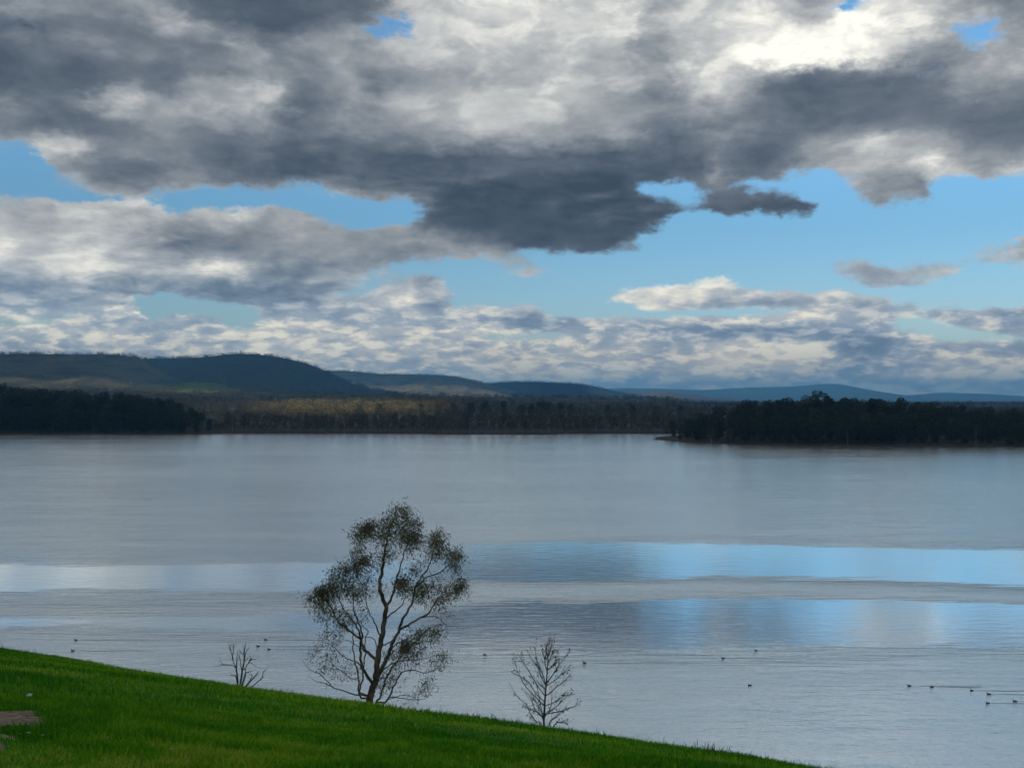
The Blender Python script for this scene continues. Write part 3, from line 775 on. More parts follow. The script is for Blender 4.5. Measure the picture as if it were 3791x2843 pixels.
def hill_forest(seed, n, mat, hmin, hmax, crest=0.12):
    X, Y, Z = HILLS[seed]; ny, nx = Z.shape; r = np.random.default_rng(seed + 900)
    nc = int(n * crest); yc = int(np.argmax(Z[:, nx // 2]))
    i = np.concatenate([r.uniform(0, yc, n - nc), np.full(nc, yc) + r.uniform(-0.5, 0.2, nc)]); j = r.uniform(0, nx - 1.01, n)
    a, b = np.clip(i.astype(int), 0, ny - 2), j.astype(int); fi, fj = i - a, j - b
    bl = lambda A: (A[a, b] * (1 - fi) + A[a + 1, b] * fi) * (1 - fj) + (A[a, b + 1] * (1 - fi) + A[a + 1, b + 1] * fi) * fj
    P = np.stack([bl(X), bl(Y), bl(Z) - 2], 1)
    keep = P[:, 2] > 12; P = P[keep]
    woodland('hillside_forest', P, r.uniform(hmin, hmax, len(P)), mat, 1000 + seed * 3000, 14, 1.5, 0.34, 0.42, 0.36)
m_fA = leaf_mat('dry_forest_crowns', (0.034, 0.040, 0.020), (0.115, 0.100, 0.056), trans=0, tint=0.8)
m_fB = leaf_mat('dense_forest_crowns', (0.022, 0.030, 0.018), (0.050, 0.052, 0.030), trans=0, tint=0.8)
hill_forest(8, 2600, m_fA, 10, 16, 0.15)
hill_forest(1, 6500, m_fA, 12, 20)
hill_forest(2, 6500, m_fB, 13, 21)
hill_forest(3, 2600, m_fA, 13, 20, 0.25)
hill_forest(4, 1800, m_fB, 13, 20, 0.2)
hill_forest(5, 600, m_fB, 13, 20, 0.3)


# ------------------------------------------------------------------ unseen clouds added to shade the bank, the woods and the near hills (above and behind the camera)
m_shade_cloud, q, b = material('shade_cloud_sheet', 1.0, 0.0)
b.inputs['Base Color'].default_value = (0.85, 0.85, 0.86, 1)
tr = q.n.new('ShaderNodeBsdfTranslucent'); tr.inputs[0].default_value = (0.85, 0.85, 0.86, 1)
mx = q.n.new('ShaderNodeMixShader'); mx.inputs[0].default_value = 0.7
q.l.new(b.outputs[0], mx.inputs[1]); q.l.new(tr.outputs[0], mx.inputs[2]); q.l.new(mx.outputs[0], q.n['Material Output'].inputs[0])
SHADE_CLOUD_Z = 2500.0
OFF = np.array([S.x, S.y]) / S.z * SHADE_CLOUD_Z                       # where a cloud stands whose shadow falls at the origin
def shade(x, y):
    """cloud cover above the ground point (x, y) along the sun's ray: > 0 cloud"""
    f = 1.0 + 0 * x
    def gap(cx, cy, rx, ry, a=1.9):  # opening cut in the added cloud to let sun onto a chosen spot
        nonlocal f
        f = f - a * np.exp(-((x - cx) / rx) ** 2 - ((y - cy) / ry) ** 2)
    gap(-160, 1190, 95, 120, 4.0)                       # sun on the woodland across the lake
    gap(-345, 1310, 190, 80, 1.05); gap(-1500, 3000, 520, 420, 1.5); gap(-950, 3300, 200, 260, 1.3)
    gap(-640, 2500, 240, 300, 1.2)                  # the pasture knoll
    gap(-350, 5600, 620, 520, 2.4)   # spurs of the middle ridge
    gap(650, 6300, 130, 600, 1.6); gap(1050, 7400, 170, 500, 1.6)
    gap(2500, 13000, 9000, 3200, 1.2)
    f = f + 0.5 * (fbm(x / 260, y / 260, 3, 21) - 0.5)
    return f
nxc, nyc = 380, 230
cx_ = np.linspace(-4200, 4200, nxc); cy_ = np.concatenate([np.linspace(-2500, 800, 40, endpoint=False), np.linspace(800, 1800, 60, endpoint=False), np.linspace(1800, 7800, nyc - 100)])
CX, CY = np.meshgrid(cx_, cy_)
sh = shade(CX, CY) * sstep(CX, -4200, -3700) * sstep(-CX, -4200, -3700) * sstep(CY, -2500, -2000) * sstep(-CY, -7800, -7400) - 0.12
th = np.clip(sh, 0, 1) ** 0.6
lump = fbm(CX / 420, CY / 420, 5, 31)
topz = SHADE_CLOUD_Z + th * (40 + 240 * lump); botz = SHADE_CLOUD_Z - th * (15 + 50 * fbm(CX / 200, CY / 200, 3, 33))
slant = lambda z: np.stack([S.x / S.z * (z - SHADE_CLOUD_Z), S.y / S.z * (z - SHADE_CLOUD_Z)])        # sheared along the sun's rays so the gaps stay open to it
keepq = (th[:-1, :-1] + th[1:, :-1] + th[1:, 1:] + th[:-1, 1:]) > 0
idx = np.arange(nxc * nyc).reshape(nyc, nxc)
Fq = np.stack([idx[:-1, :-1], idx[:-1, 1:], idx[1:, 1:], idx[1:, :-1]], -1)[keepq]
st, sb = slant(topz), slant(botz)
Vt = np.stack([CX + OFF[0] + st[0], CY + OFF[1] + st[1], topz], -1).reshape(-1, 3); Vb = np.stack([CX + OFF[0] + sb[0], CY + OFF[1] + sb[1], botz], -1).reshape(-1, 3)
V = np.concatenate([Vt, Vb]); F = np.concatenate([Fq, Fq[:, ::-1] + nxc * nyc])
used, inv = np.unique(F, return_inverse=True)
tag(link('shade_cloud', np_mesh('shade_cloud', V[used], [inv.reshape(F.shape)], True), m_shade_cloud), kind='structure')

# ------------------------------------------------------------------ the eucalypt on the bank
def LZ(X, Y): return (1120 + X * 0.28933, 2180 + Y * 0.28933)
def UZ(X, Y): return (1120 + X * 0.28933, 1840 + Y * 0.28933)

def grow(limbs, attract, D, kill, reach, step, iters, seed):
    """space colonisation: twigs from the limbs out to the attraction points"""
    r = np.random.default_rng(seed)
    nodes = [np.asarray(p) for L in limbs for p in L]
    parent = [-1] * len(nodes); child_dirs = {}
    A = np.asarray(attract); alive = np.ones(len(A), bool)
    N = np.array(nodes)
    for it in range(iters):
        if not alive.any(): break
        Aa = A[alive]
        best = np.empty(len(Aa), int); bd = np.empty(len(Aa))
        for c0 in range(0, len(Aa), 500):
            d2 = ((Aa[c0:c0 + 500, None, :] - N[None, :, :]) ** 2).sum(-1)
            best[c0:c0 + 500] = d2.argmin(1); bd[c0:c0 + 500] = np.sqrt(d2.min(1))
        near = bd < reach
        if not near.any(): break
        new = []; newp = []
        for i in np.unique(best[near]):
            sel = near & (best == i)
            dv = Aa[sel] - N[i]; dv /= np.linalg.norm(dv, axis=1)[:, None] + 1e-9
            m_ = dv.sum(0); m_ = m_ / (np.linalg.norm(m_) + 1e-9) + r.normal(size=3) * 0.16
            m_ /= np.linalg.norm(m_)
            p = N[i] + m_ * step
            new.append(p); newp.append(i)
        parent += newp; base = len(N)
        N = np.concatenate([N, np.array(new)])
        dn = np.full(len(Aa), 1e9)
        NN = np.array(new)
        for c0 in range(0, len(Aa), 500):
            dn[c0:c0 + 500] = np.sqrt(((Aa[c0:c0 + 500, None, :] - NN[None]) ** 2).sum(-1).min(1))
        ia = np.where(alive)[0]; alive[ia[(dn < kill) | ((bd < kill))]] = False
    return N, np.array(parent)

def twig_tubes(T, N, parent, n0, r_tip, r_max, power=2.4, sides=4):
    """tubes for the grown nodes, thicker towards the limbs; returns the tip nodes"""
    n = len(N); load = np.zeros(n)
    kids = [[] for _ in range(n)]
    for i in range(n0, n): kids[parent[i]].append(i)
    for i in range(n - 1, n0 - 1, -1):
        load[i] = (r_tip ** power if not kids[i] else sum(load[k] for k in kids[i]))
    rad = np.minimum(np.maximum(load, 1e-12) ** (1 / power), r_max)
    started = [i for i in range(n0, n) if parent[i] < n0]
    stack = [(parent[i], i) for i in started]; tips = []
    while stack:
        p, i = stack.pop()
        chain = [N[p], N[i]]; rr = [rad[i], rad[i]]
        while kids[i]:
            ks = sorted(kids[i], key=lambda k: -load[k])
            for k in ks[1:]: stack.append((i, k))
            i = ks[0]; chain.append(N[i]); rr.append(rad[i])
        rr[-1] *= 0.5; tips.append(i)
        T.add(chain, rr, sides)
    return tips, kids

def hanging_leaves(P, n_each, length, width, seed, spread=0.10, droop=0.75):
    r = np.random.default_rng(seed)
    C = np.repeat(P, n_each, axis=0) + r.normal(size=(len(P) * n_each, 3)) * spread
    n = len(C)
    d = r.normal(size=(n, 3)); d[:, 2] = -np.abs(d[:, 2]) * 0.5 - droop; d /= np.linalg.norm(d, axis=1)[:, None]
    w = np.cross(d, r.normal(size=(n, 3))); w /= np.linalg.norm(w, axis=1)[:, None]
    L = (length * r.uniform(0.6, 1.25, n))[:, None]; W = width * r.uniform(0.7, 1.3, n)[:, None]
    side = np.cross(d, w) * L * 0.08
    V = np.stack([C, C + d * L * 0.4 + w * W + side, C + d * L, C + d * L * 0.4 - w * W + side], 1).reshape(-1, 3)
    return V, np.arange(4 * n).reshape(n, 4), n

YT = 24.0
base_uv = LZ(870, 1370)
root = pt(*base_uv, YT); gz = float(ground_z(root.x, YT))
limb_px = [  # traced limbs: pixels, start radius, end radius, drift in depth (m)
    ([LZ(870, 1370), LZ(930, 1190), LZ(955, 1050), LZ(965, 900), LZ(990, 720), LZ(1030, 560), LZ(1045, 400), UZ(1065, 1410), UZ(1010, 1240), UZ(985, 1100), UZ(1010, 980), UZ(1035, 830), UZ(1050, 700), UZ(1075, 560), UZ(1110, 430), UZ(1180, 250), UZ(1200, 130)], 0.088, 0.008, 0.1),
    ([LZ(940, 1160), LZ(1010, 1030), LZ(1060, 920), LZ(1110, 820), LZ(1150, 700), LZ(1190, 610), LZ(1250, 500), LZ(1290, 370), LZ(1370, 230), UZ(1430, 1290), UZ(1460, 1130), UZ(1540, 980), UZ(1630, 860), UZ(1680, 700), UZ(1720, 540)], 0.062, 0.008, -0.5),
    ([LZ(1260, 480), LZ(1380, 400), LZ(1500, 320), LZ(1640, 240), UZ(1760, 1230), UZ(1900, 1190), UZ(2050, 1110)], 0.034, 0.007, -0.4),
    ([LZ(1500, 320), LZ(1600, 295), LZ(1720, 310), LZ(1800, 370), LZ(1870, 420), LZ(1980, 440)], 0.014, 0.004, 0.2),
    ([UZ(1065, 1410), UZ(1130, 1300), UZ(1160, 1180), UZ(1190, 1050), UZ(1230, 900), UZ(1270, 750), UZ(1320, 640), UZ(1380, 480)], 0.034, 0.007, 0.6),
    ([UZ(1480, 1100), UZ(1600, 1000), UZ(1740, 960), UZ(1850, 880), UZ(1950, 800)], 0.022, 0.006, 0.4),
    ([LZ(945, 900), LZ(850, 830), LZ(780, 770), LZ(740, 660), LZ(640, 600), LZ(540, 510), LZ(430, 430), LZ(370, 320), LZ(300, 200), UZ(200, 1300), UZ(120, 1230)], 0.046, 0.006, 0.3),
    ([LZ(740, 660), LZ(730, 540), LZ(700, 420), LZ(600, 280), LZ(540, 170), UZ(480, 1150), UZ(430, 1000)], 0.028, 0.007, -0.6),
    ([LZ(910, 1210), LZ(800, 1010), LZ(775, 900), LZ(770, 760), LZ(780, 650), LZ(810, 510), LZ(770, 380), LZ(740, 260), UZ(720, 1380), UZ(700, 1150), UZ(720, 950)], 0.044, 0.007, -0.7),
    ([LZ(772, 930), LZ(700, 890), LZ(600, 885), LZ(500, 830), LZ(430, 750), LZ(340, 700), LZ(200, 650)], 0.020, 0.005, 0.3),
    ([LZ(900, 1400), LZ(720, 1330), LZ(690, 1180), LZ(640, 1000), LZ(600, 830), LZ(590, 700), LZ(580, 560), LZ(580, 420)], 0.028, 0.007, 0.8),
    ([LZ(890, 1420), LZ(820, 1330), LZ(690, 1300), LZ(580, 1230), LZ(430, 1180), LZ(300, 1030), LZ(150, 930), LZ(50, 820)], 0.026, 0.005, -0.5),
    ([LZ(430, 1180), LZ(300, 1150), LZ(200, 1130), LZ(100, 1060)], 0.012, 0.004, 0.2),
    ([LZ(870, 1420), LZ(760, 1350), LZ(770, 1200), LZ(810, 1080), LZ(830, 880), LZ(870, 700), LZ(860, 560), LZ(900, 430), LZ(830, 330), LZ(900, 200), UZ(910, 1320)], 0.026, 0.006, -0.9),
    ([LZ(1010, 620), LZ(930, 480), LZ(880, 410), LZ(800, 300), UZ(780, 1200), UZ(850, 1000)], 0.024, 0.006, 0.5),
    ([LZ(950, 1440), LZ(1000, 1370), LZ(1040, 1210), LZ(1110, 1070), LZ(1200, 960), LZ(1280, 870), LZ(1380, 790), LZ(1500, 650), LZ(1620, 570), LZ(1750, 530)], 0.030, 0.005, 0.7),
    ([LZ(950, 1450), LZ(1090, 1390), LZ(1180, 1210), LZ(1240, 1090), LZ(1310, 970), LZ(1450, 940), LZ(1600, 960), LZ(1700, 920), LZ(1850, 880)], 0.028, 0.005, -0.7),
    ([LZ(1090, 1390), LZ(1150, 1310), LZ(1300, 1310), LZ(1450, 1300), LZ(1600, 1290), LZ(1700, 1180)], 0.018, 0.004, -0.4),
    ([LZ(1020, 1020), LZ(1150, 970), LZ(1300, 940), LZ(1500, 935), LZ(1700, 910), LZ(1900, 890)], 0.020, 0.004, 0.5),
    ([LZ(1060, 380), LZ(1150, 320), LZ(1250, 240), LZ(1290, 140), UZ(1280, 1180)], 0.022, 0.006, 0.4),
    ([LZ(1160, 710), LZ(1250, 680), LZ(1350, 650), LZ(1480, 600)], 0.014, 0.005, 0.6),
    ([LZ(1010, 720), LZ(1070, 690), LZ(1150, 640), LZ(1195, 600)], 0.016, 0.010, -0.2),
    ([LZ(780, 780), LZ(700, 760), LZ(560, 720), LZ(480, 700), LZ(420, 600)], 0.013, 0.004, 0.5),
    ([LZ(950, 820), LZ(940, 740), LZ(880, 660), LZ(780, 640), LZ(640, 590)], 0.016, 0.006, 0.3),
    ([LZ(690, 1190), LZ(600, 1180), LZ(500, 1080), LZ(430, 1000), LZ(330, 920)], 0.012, 0.004, -0.3),
    ([LZ(1100, 1360), LZ(1300, 1340), LZ(1400, 1370), LZ(1470, 1420)], 0.010, 0.004, 0.4),
]
T = Tubes(8)
limbs = []; rootp = Vector((root.x - 0.04, YT, gz - 0.25))
for li, (px_, r0, r1, dep) in enumerate(limb_px):
    start = limbs[0][1] if limbs else None
    n = len(px_)
    cps = []
    d0 = 0.0
    if li:                                                   # start where the limb it leaves already is
        p0 = pt(*px_[0], YT); near = min((q_ for L in limbs for q_ in L), key=lambda q_: (q_[0] - p0.x) ** 2 + (q_[2] - p0.z) ** 2)
        if (near[0] - p0.x) ** 2 + (near[2] - p0.z) ** 2 < 0.05: d0 = near[1] - YT
    for k, (u, v) in enumerate(px_):
        t = k / (n - 1)
        dd = d0 + dep * (1 - (1 - t) ** 2) + (0.05 * math.sin(k * 2.1 + li) if 0 < k else 0)
        p = pt(u, v, YT); p.y += dd
        cps.append(p)
    rr = [(r0 * (1 - k / (n - 1)) ** 0.9 + r1) * (0.78 if li == 0 else 0.68) for k in range(n)]
    if li == 0:
        cps.insert(0, rootp); rr.insert(0, r0 * 1.35)
    elif px_[0][1] > 2578:
        cps.insert(0, rootp + Vector((0.05 * math.sin(li), 0.05 * math.cos(li), 0.1))); rr.insert(0, r0 * 1.1)
    P, Rr = spline(cps, rr, 5)
    wob = np.stack([mnoise_ for mnoise_ in (np.sin(np.arange(len(P)) * 1.3 + li), np.cos(np.arange(len(P)) * 1.7 + li), 0 * np.arange(len(P)))], 1) * 0.010
    wob[0] = 0
    P = P + wob
    T.add(P, Rr, 8 if r0 > 0.03 else 6)
    limbs.append([tuple(p) for p in P])
blobs = [  # foliage: middle, half width, half height, weight
    (UZ(1230, 230), 200, 150, 1.4), (UZ(1000, 400), 330, 110, 1.8), (UZ(1400, 400), 140, 150, 1.6), (UZ(1150, 480), 280, 90, 1.3), (UZ(760, 470), 130, 110, 1.0), (UZ(700, 690), 80, 70, 0.6),
    (UZ(750, 830), 140, 110, 1.1), (UZ(1080, 720), 110, 60, 0.6), (UZ(1400, 570), 140, 80, 0.9), (UZ(1750, 520), 120, 110, 0.9), (UZ(1720, 680), 140, 110, 1.0), (UZ(1950, 780), 100, 120, 1.1),
    (UZ(1960, 950), 70, 80, 0.5), (UZ(2050, 1120), 80, 100, 0.7), (UZ(1850, 1200), 140, 80, 1.0), (UZ(1550, 1180), 130, 80, 1.0), (UZ(1280, 1140), 110, 90, 0.9), (UZ(1440, 930), 80, 70, 0.6),
    (UZ(1400, 740), 60, 70, 0.35), (UZ(480, 920), 110, 60, 0.8), (UZ(600, 960), 120, 80, 0.9), (UZ(450, 1130), 220, 110, 1.7), (UZ(300, 1220), 150, 150, 1.4), (UZ(130, 1260), 80, 100, 0.7),
    (UZ(720, 1180), 140, 110, 1.1), (UZ(250, 1400), 120, 90, 0.6), (UZ(950, 900), 100, 80, 0.5), (UZ(850, 1050), 100, 80, 0.5), (UZ(1700, 1330), 150, 60, 0.6), (UZ(1000, 1180), 120, 120, 0.35),
    (LZ(1600, 600), 180, 80, 1.00), (LZ(1400, 740), 190, 90, 1.00), (LZ(1200, 850), 180, 90, 0.80), (LZ(1800, 880), 130, 50, 0.72), (LZ(1600, 1220), 110, 60, 0.56), (LZ(330, 920), 80, 80, 0.64),
    (LZ(450, 620), 70, 70, 0.48), (LZ(300, 600), 120, 80, 0.56), (LZ(150, 860), 100, 80, 0.40), (LZ(700, 1030), 120, 60, 0.48), (LZ(500, 1050), 150, 70, 0.48), (LZ(1100, 1150), 120, 70, 0.56),
    (LZ(1250, 1120), 110, 60, 0.48), (LZ(1400, 1370), 90, 50, 0.40), (LZ(600, 380), 160, 110, 0.64), (LZ(350, 300), 150, 80, 0.64), (LZ(1850, 300), 90, 60, 0.32),
]
ra = np.random.default_rng(3)
att, attw = [], []
for (c, rx, ry, w) in blobs:
    n = int(96 * w) + 8
    d = ra.normal(size=(n, 3)); d /= np.linalg.norm(d, axis=1)[:, None]; d *= ra.uniform(0.2, 1, (n, 1)) ** 0.5
    cc = pt(c[0], c[1], YT); k = 0.28933 / FP * YT
    side = cc.x - root.x
    depth = 0.75 if w > 0.5 else 0.55
    p = np.array([cc.x, YT, cc.z]) + d * np.array([rx * k, depth, ry * k])
    att.append(p); attw.append(np.full(n, w))
att = np.concatenate(att); attw = np.concatenate(attw)
allp = [L for L in limbs]
N, par = grow(allp, att, YT, 0.07, 1.6, 0.075, 40, 5)
n0 = sum(len(L) for L in limbs)
tips, kids = twig_tubes(T, N, par, n0, 0.0018, 0.009)
m_bark = mottled('eucalypt_bark', (0.060, 0.052, 0.044), (0.200, 0.170, 0.140), 3.0, 0.85, 0.2, bump=0.4, bscale=20)
m_leafE = leaf_mat('eucalypt_leaves', (0.052, 0.078, 0.034), (0.200, 0.178, 0.085), 1.6, 0.0, 0.3, 0.45)
tree = empty('eucalyptus_tree', rootp)
tag(tree, 'sparse many limbed eucalypt growing below the crest of the grass bank', 'tree')
o = link('trunk', T.mesh('eucalypt_trunk'), m_bark, tree); o.matrix_parent_inverse = tree.matrix_world.inverted()
o.location = (0, 0, 0)
grown = N[n0:]
wnode = np.array([attw[((att - p) ** 2).sum(1).argmin()] for p in grown])
endn = np.array([len(kids[i + n0]) == 0 for i in range(len(grown))])
sel = ra.uniform(size=len(grown)) < np.where(endn, 1.0, 0.45) * np.clip(wnode * 1.05 + 0.05, 0.15, 1.0)
V1, F1, n1_ = hanging_leaves(grown[sel & (wnode > 0.55)], 9, 0.085, 0.0085, 8, 0.075)
V2, F2, n2_ = hanging_leaves(grown[sel & (wnode <= 0.55)], 4, 0.08, 0.008, 9, 0.07)
tv = np.repeat(ra.uniform(0, 1, n1_ + n2_), 4)
leaves = np_mesh('eucalypt_crown', np.concatenate([V1, V2]), [np.concatenate([F1, F2 + len(V1)])], False, tv)
link('crown', leaves, m_leafE, tree)
for ch in tree.children: ch.location = -Vector(rootp)
for ch in tree.children: ch.matrix_parent_inverse.identity()

# ------------------------------------------------------------------ the bare sapling and the dead shrub
def traced_shrub(name, label, cat, px_lists, conv, Y, r_main, r_end, mat, seed, twigs=0, twig_len=0.2, leaf=None, dep=0.35, main=1):
    r = np.random.default_rng(seed); T = Tubes(6)
    p0 = pt(*conv(*px_lists[0][0]), Y); base = Vector((p0.x, Y, float(ground_z(p0.x, Y)) - 0.12))
    ends = []
    for li, pl in enumerate(px_lists):
        n = len(pl); dd = r.uniform(-dep, dep) if li else 0
        cps = []; up = [np.array(q_) for q_ in pl]
        for k, (X, Y_) in enumerate(pl):
            p = pt(*conv(X, Y_), Y); p.y += dd * (k / (n - 1)); cps.append(p)
        rr0 = r_main if li < main else r_main * r.uniform(0.38, 0.52)
        rr = [rr0 * (1 - k / (n - 1)) ** 0.8 + r_end for k in range(n)]
        if li < main or cps[0].z < base.z + 0.62:
            cps.insert(0, base + Vector((r.uniform(-0.02, 0.02), r.uniform(-0.02, 0.02), 0 if li < main else 0.05))); rr.insert(0, rr0 * 1.15)
        P, Rr = spline(cps, rr, 5); T.add(P, Rr, 6)
        for k in range(twigs):
            i = int(r.uniform(0.3, 0.97) * (len(P) - 2)); t = P[i + 1] - P[i]; t /= np.linalg.norm(t)
            s_ = r.normal(size=3) * np.array([1, 0.8, 0.4]); s_ /= np.linalg.norm(s_)
            l = twig_len * r.uniform(0.4, 1.2)
            q1 = P[i] + (t * 0.75 + s_ * 0.55) * l * 0.5; q2 = q1 + (t * 0.8 + s_ * 0.25 + np.array([0, 0, 0.3])) * l * 0.5
            T.add([P[i], q1, q2], [max(Rr[i] * 0.5, r_end * 0.8), r_end * 0.8, r_end * 0.5], 4); ends += [q1, q2]
        ends.append(P[-1])
    o = empty(name, base); tag(o, label, cat)
    t = link('trunk', T.mesh(name + '_trunk'), mat, o); t.location = -base
    if leaf:
        E = np.array(ends); E = E[r.uniform(size=len(E)) < leaf[0]]
        V, F, n = hanging_leaves(E, 1, leaf[1], leaf[2], seed + 3, 0.015, 0.5)
        c = link('crown', np_mesh(name + '_crown', V, [F], False, np.repeat(r.uniform(0, 1, n), 4)), leaf[3], o); c.location = -base
    return o
SZ = lambda X, Y: (1850 + X * 0.21698, 2330 + Y * 0.21698)
sap = [[(750, 1550), (765, 1300), (775, 1100), (790, 930), (805, 750), (820, 550), (830, 350), (845, 150)],
       [(740, 1520), (640, 1380), (500, 1300), (400, 1180), (270, 1040), (190, 880)], [(700, 1580), (620, 1540), (540, 1420), (470, 1300), (380, 1250)], [(755, 1280), (650, 1170), (560, 1080), (440, 950), (360, 800), (300, 680), (240, 400)],
       [(760, 1210), (640, 1080), (560, 960), (490, 840), (330, 720), (210, 650)], [(765, 1100), (650, 960), (570, 840), (470, 680), (380, 570), (290, 440)], [(790, 930), (720, 720), (660, 650), (560, 520), (460, 340)],
       [(785, 940), (700, 780), (640, 580), (600, 330)], [(808, 700), (770, 560), (760, 420), (700, 280)], [(795, 900), (900, 750), (960, 650), (1040, 520), (1190, 320)], [(795, 930), (940, 860), (1050, 760), (1220, 610)],
       [(778, 1110), (880, 1050), (980, 960), (1100, 890), (1230, 750)], [(768, 1280), (870, 1220), (1000, 1130), (1110, 1040), (1250, 1000)], [(760, 1480), (900, 1390), (1050, 1350), (1150, 1300), (1280, 1250), (1320, 1180)],
       [(765, 1450), (870, 1380), (1000, 1290), (1100, 1200), (1230, 1110)], [(808, 680), (900, 600), (1000, 490)], [(818, 560), (880, 480), (970, 330)], [(826, 430), (870, 330), (890, 130)], [(750, 1530), (620, 1380), (540, 1200), (470, 1090)],
       [(755, 1450), (640, 1280), (560, 1160)], [(785, 1000), (690, 900), (620, 760)], [(850, 1570), (950, 1450), (1050, 1350)], [(760, 1560), (720, 1400), (680, 1150), (640, 950)], [(760, 1470), (850, 1350), (890, 1180), (890, 950)],
       [(822, 480), (790, 300), (775, 140)], [(940, 1590), (1050, 1540), (1110, 1490)]]
m_twig = mottled('sapling_bark', (0.050, 0.042, 0.036), (0.115, 0.096, 0.082), 6, 0.85, 0.15)
m_dryleaf = leaf_mat('withered_leaves', (0.035, 0.026, 0.020), (0.100, 0.070, 0.045), 3, 0.0, 0.25)
traced_shrub('sapling', 'nearly leafless upright sapling on the grass bank right of the eucalypt', 'sapling', sap, SZ, 21.0, 0.017, 0.0028, m_twig, 71, 14, 0.22, (0.5, 0.05, 0.013, m_dryleaf))
DZ = lambda X, Y: (780 + X * 0.12054, 2340 + Y * 0.12054)
shr = [[(850, 1330), (820, 1150), (830, 950), (840, 750), (850, 500)], [(980, 1340), (990, 1150), (1030, 950), (1040, 800), (1010, 640), (1030, 500), (1045, 350)],
       [(820, 1080), (760, 920), (720, 780), (700, 620), (650, 440), (620, 300)], [(720, 650), (690, 480), (660, 350)], [(1040, 830), (1070, 650), (1085, 480), (1100, 390)], [(1060, 780), (1120, 640), (1180, 450)],
       [(1040, 900), (1120, 810), (1170, 770)], [(985, 1150), (930, 950), (900, 830), (850, 700)], [(990, 1200), (1090, 1080), (1180, 930), (1250, 870), (1370, 910), (1470, 1000)], [(1180, 930), (1215, 840), (1220, 740)],
       [(1210, 880), (1280, 820), (1380, 840)], [(820, 1080), (740, 1000), (600, 970), (430, 940), (320, 830)], [(430, 945), (330, 985)], [(810, 1340), (700, 1220)], [(1540, 1430), (1630, 1310), (1650, 1170), (1720, 1110)],
       [(1320, 1390), (1420, 1270), (1500, 1150)], [(1280, 1370), (1290, 1190)], [(1080, 1380), (1090, 1120), (1060, 1080)], [(1090, 1250), (1180, 1200), (1230, 1160)], [(1010, 640), (960, 500)], [(660, 540), (550, 440)], [(720, 780), (640, 680), (580, 680)]]
m_deadw = mottled('dead_wood', (0.030, 0.028, 0.028), (0.080, 0.074, 0.070), 8, 0.9, 0.1)
traced_shrub('dead_shrub', 'small dark dead shrub with bare forked stems left of the eucalypt', 'shrub', shr, DZ, 23.5, 0.016, 0.003, m_deadw, 72, 4, 0.16, None, 0.25, 2)

# ------------------------------------------------------------------ grass on the bank
EARTH = [(25, 2660, 175, 36), (10, 2724, 60, 7), (-20, 2764, 50, 16)]           # bare soil seen at the left edge (px, half sizes)
def on_bank(u, v):
    """the point of the bank seen at pixel (u, v)"""
    a, c = (u - CU) / FP, (v - HV) / FP
    lo, hi = 2.0, 40.0
    f = lambda y: float(EYE - c * y - ground_z(a * y, y))
    y = 2.0
    while y < 40 and f(y) > 0: y += 0.1
    lo, hi = y - 0.1, y
    for _ in range(20):
        m_ = (lo + hi) / 2
        if f(m_) > 0: lo = m_
        else: hi = m_
    return np.array([a * lo, lo, float(ground_z(a * lo, lo))])
earth = []
for (u, v, ru, rv) in EARTH:
    c = on_bank(u, v); e1 = on_bank(u + ru, v); e2 = on_bank(u, v - rv); e3 = on_bank(u, v + rv)
    earth.append((c[0], c[1], abs(e1[0] - c[0]), abs(e2[1] - e3[1]) / 2))
def bare(x, y):
    d = np.full(np.shape(x), 9.0)
    for (cx, cy_0, rx, ry) in earth:
        a = np.arctan2((y - cy_0) / ry, (x - cx) / rx)
        wob = 1 + 0.22 * np.sin(a * 3 + cx) + 0.12 * np.sin(a * 7 + cy_0)
        d = np.minimum(d, np.hypot((x - cx) / rx, (y - cy_0) / ry) / wob)
    return d
m_earth = mottled('bare_earth', (0.140, 0.100, 0.072), (0.290, 0.215, 0.160), 14, 0.95, 0.1, 'Position', 5, 0.5, 40)
for k, (cx, cy_0, rx, ry) in enumerate(earth):
    th_ = np.linspace(0, 2 * np.pi, 40, endpoint=False); rr = np.linspace(0, 1, 7)[1:]
    wob = 1 + 0.22 * np.sin(th_ * 3 + cx) + 0.12 * np.sin(th_ * 7 + cy_0)
    V = [(cx, cy_0, float(ground_z(cx, cy_0)) + 0.012)]
    for r0 in rr:
        xs = cx + rx * r0 * wob * np.cos(th_); ys = cy_0 + ry * r0 * wob * np.sin(th_); zs = ground_z(xs, ys) + 0.012 - 0.011 * (r0 == 1)
        V += list(zip(xs, ys, zs))
    F3 = np.array([[0, 1 + j, 1 + (j + 1) % 40] for j in range(40)])
    F4 = np.array([[1 + a * 40 + j, 1 + (a + 1) * 40 + j, 1 + (a + 1) * 40 + (j + 1) % 40, 1 + a * 40 + (j + 1) % 40] for a in range(5) for j in range(40)])
    tag(link('bare_earth', np_mesh('bare_earth', V, [F3, F4], True), m_earth), kind='structure')

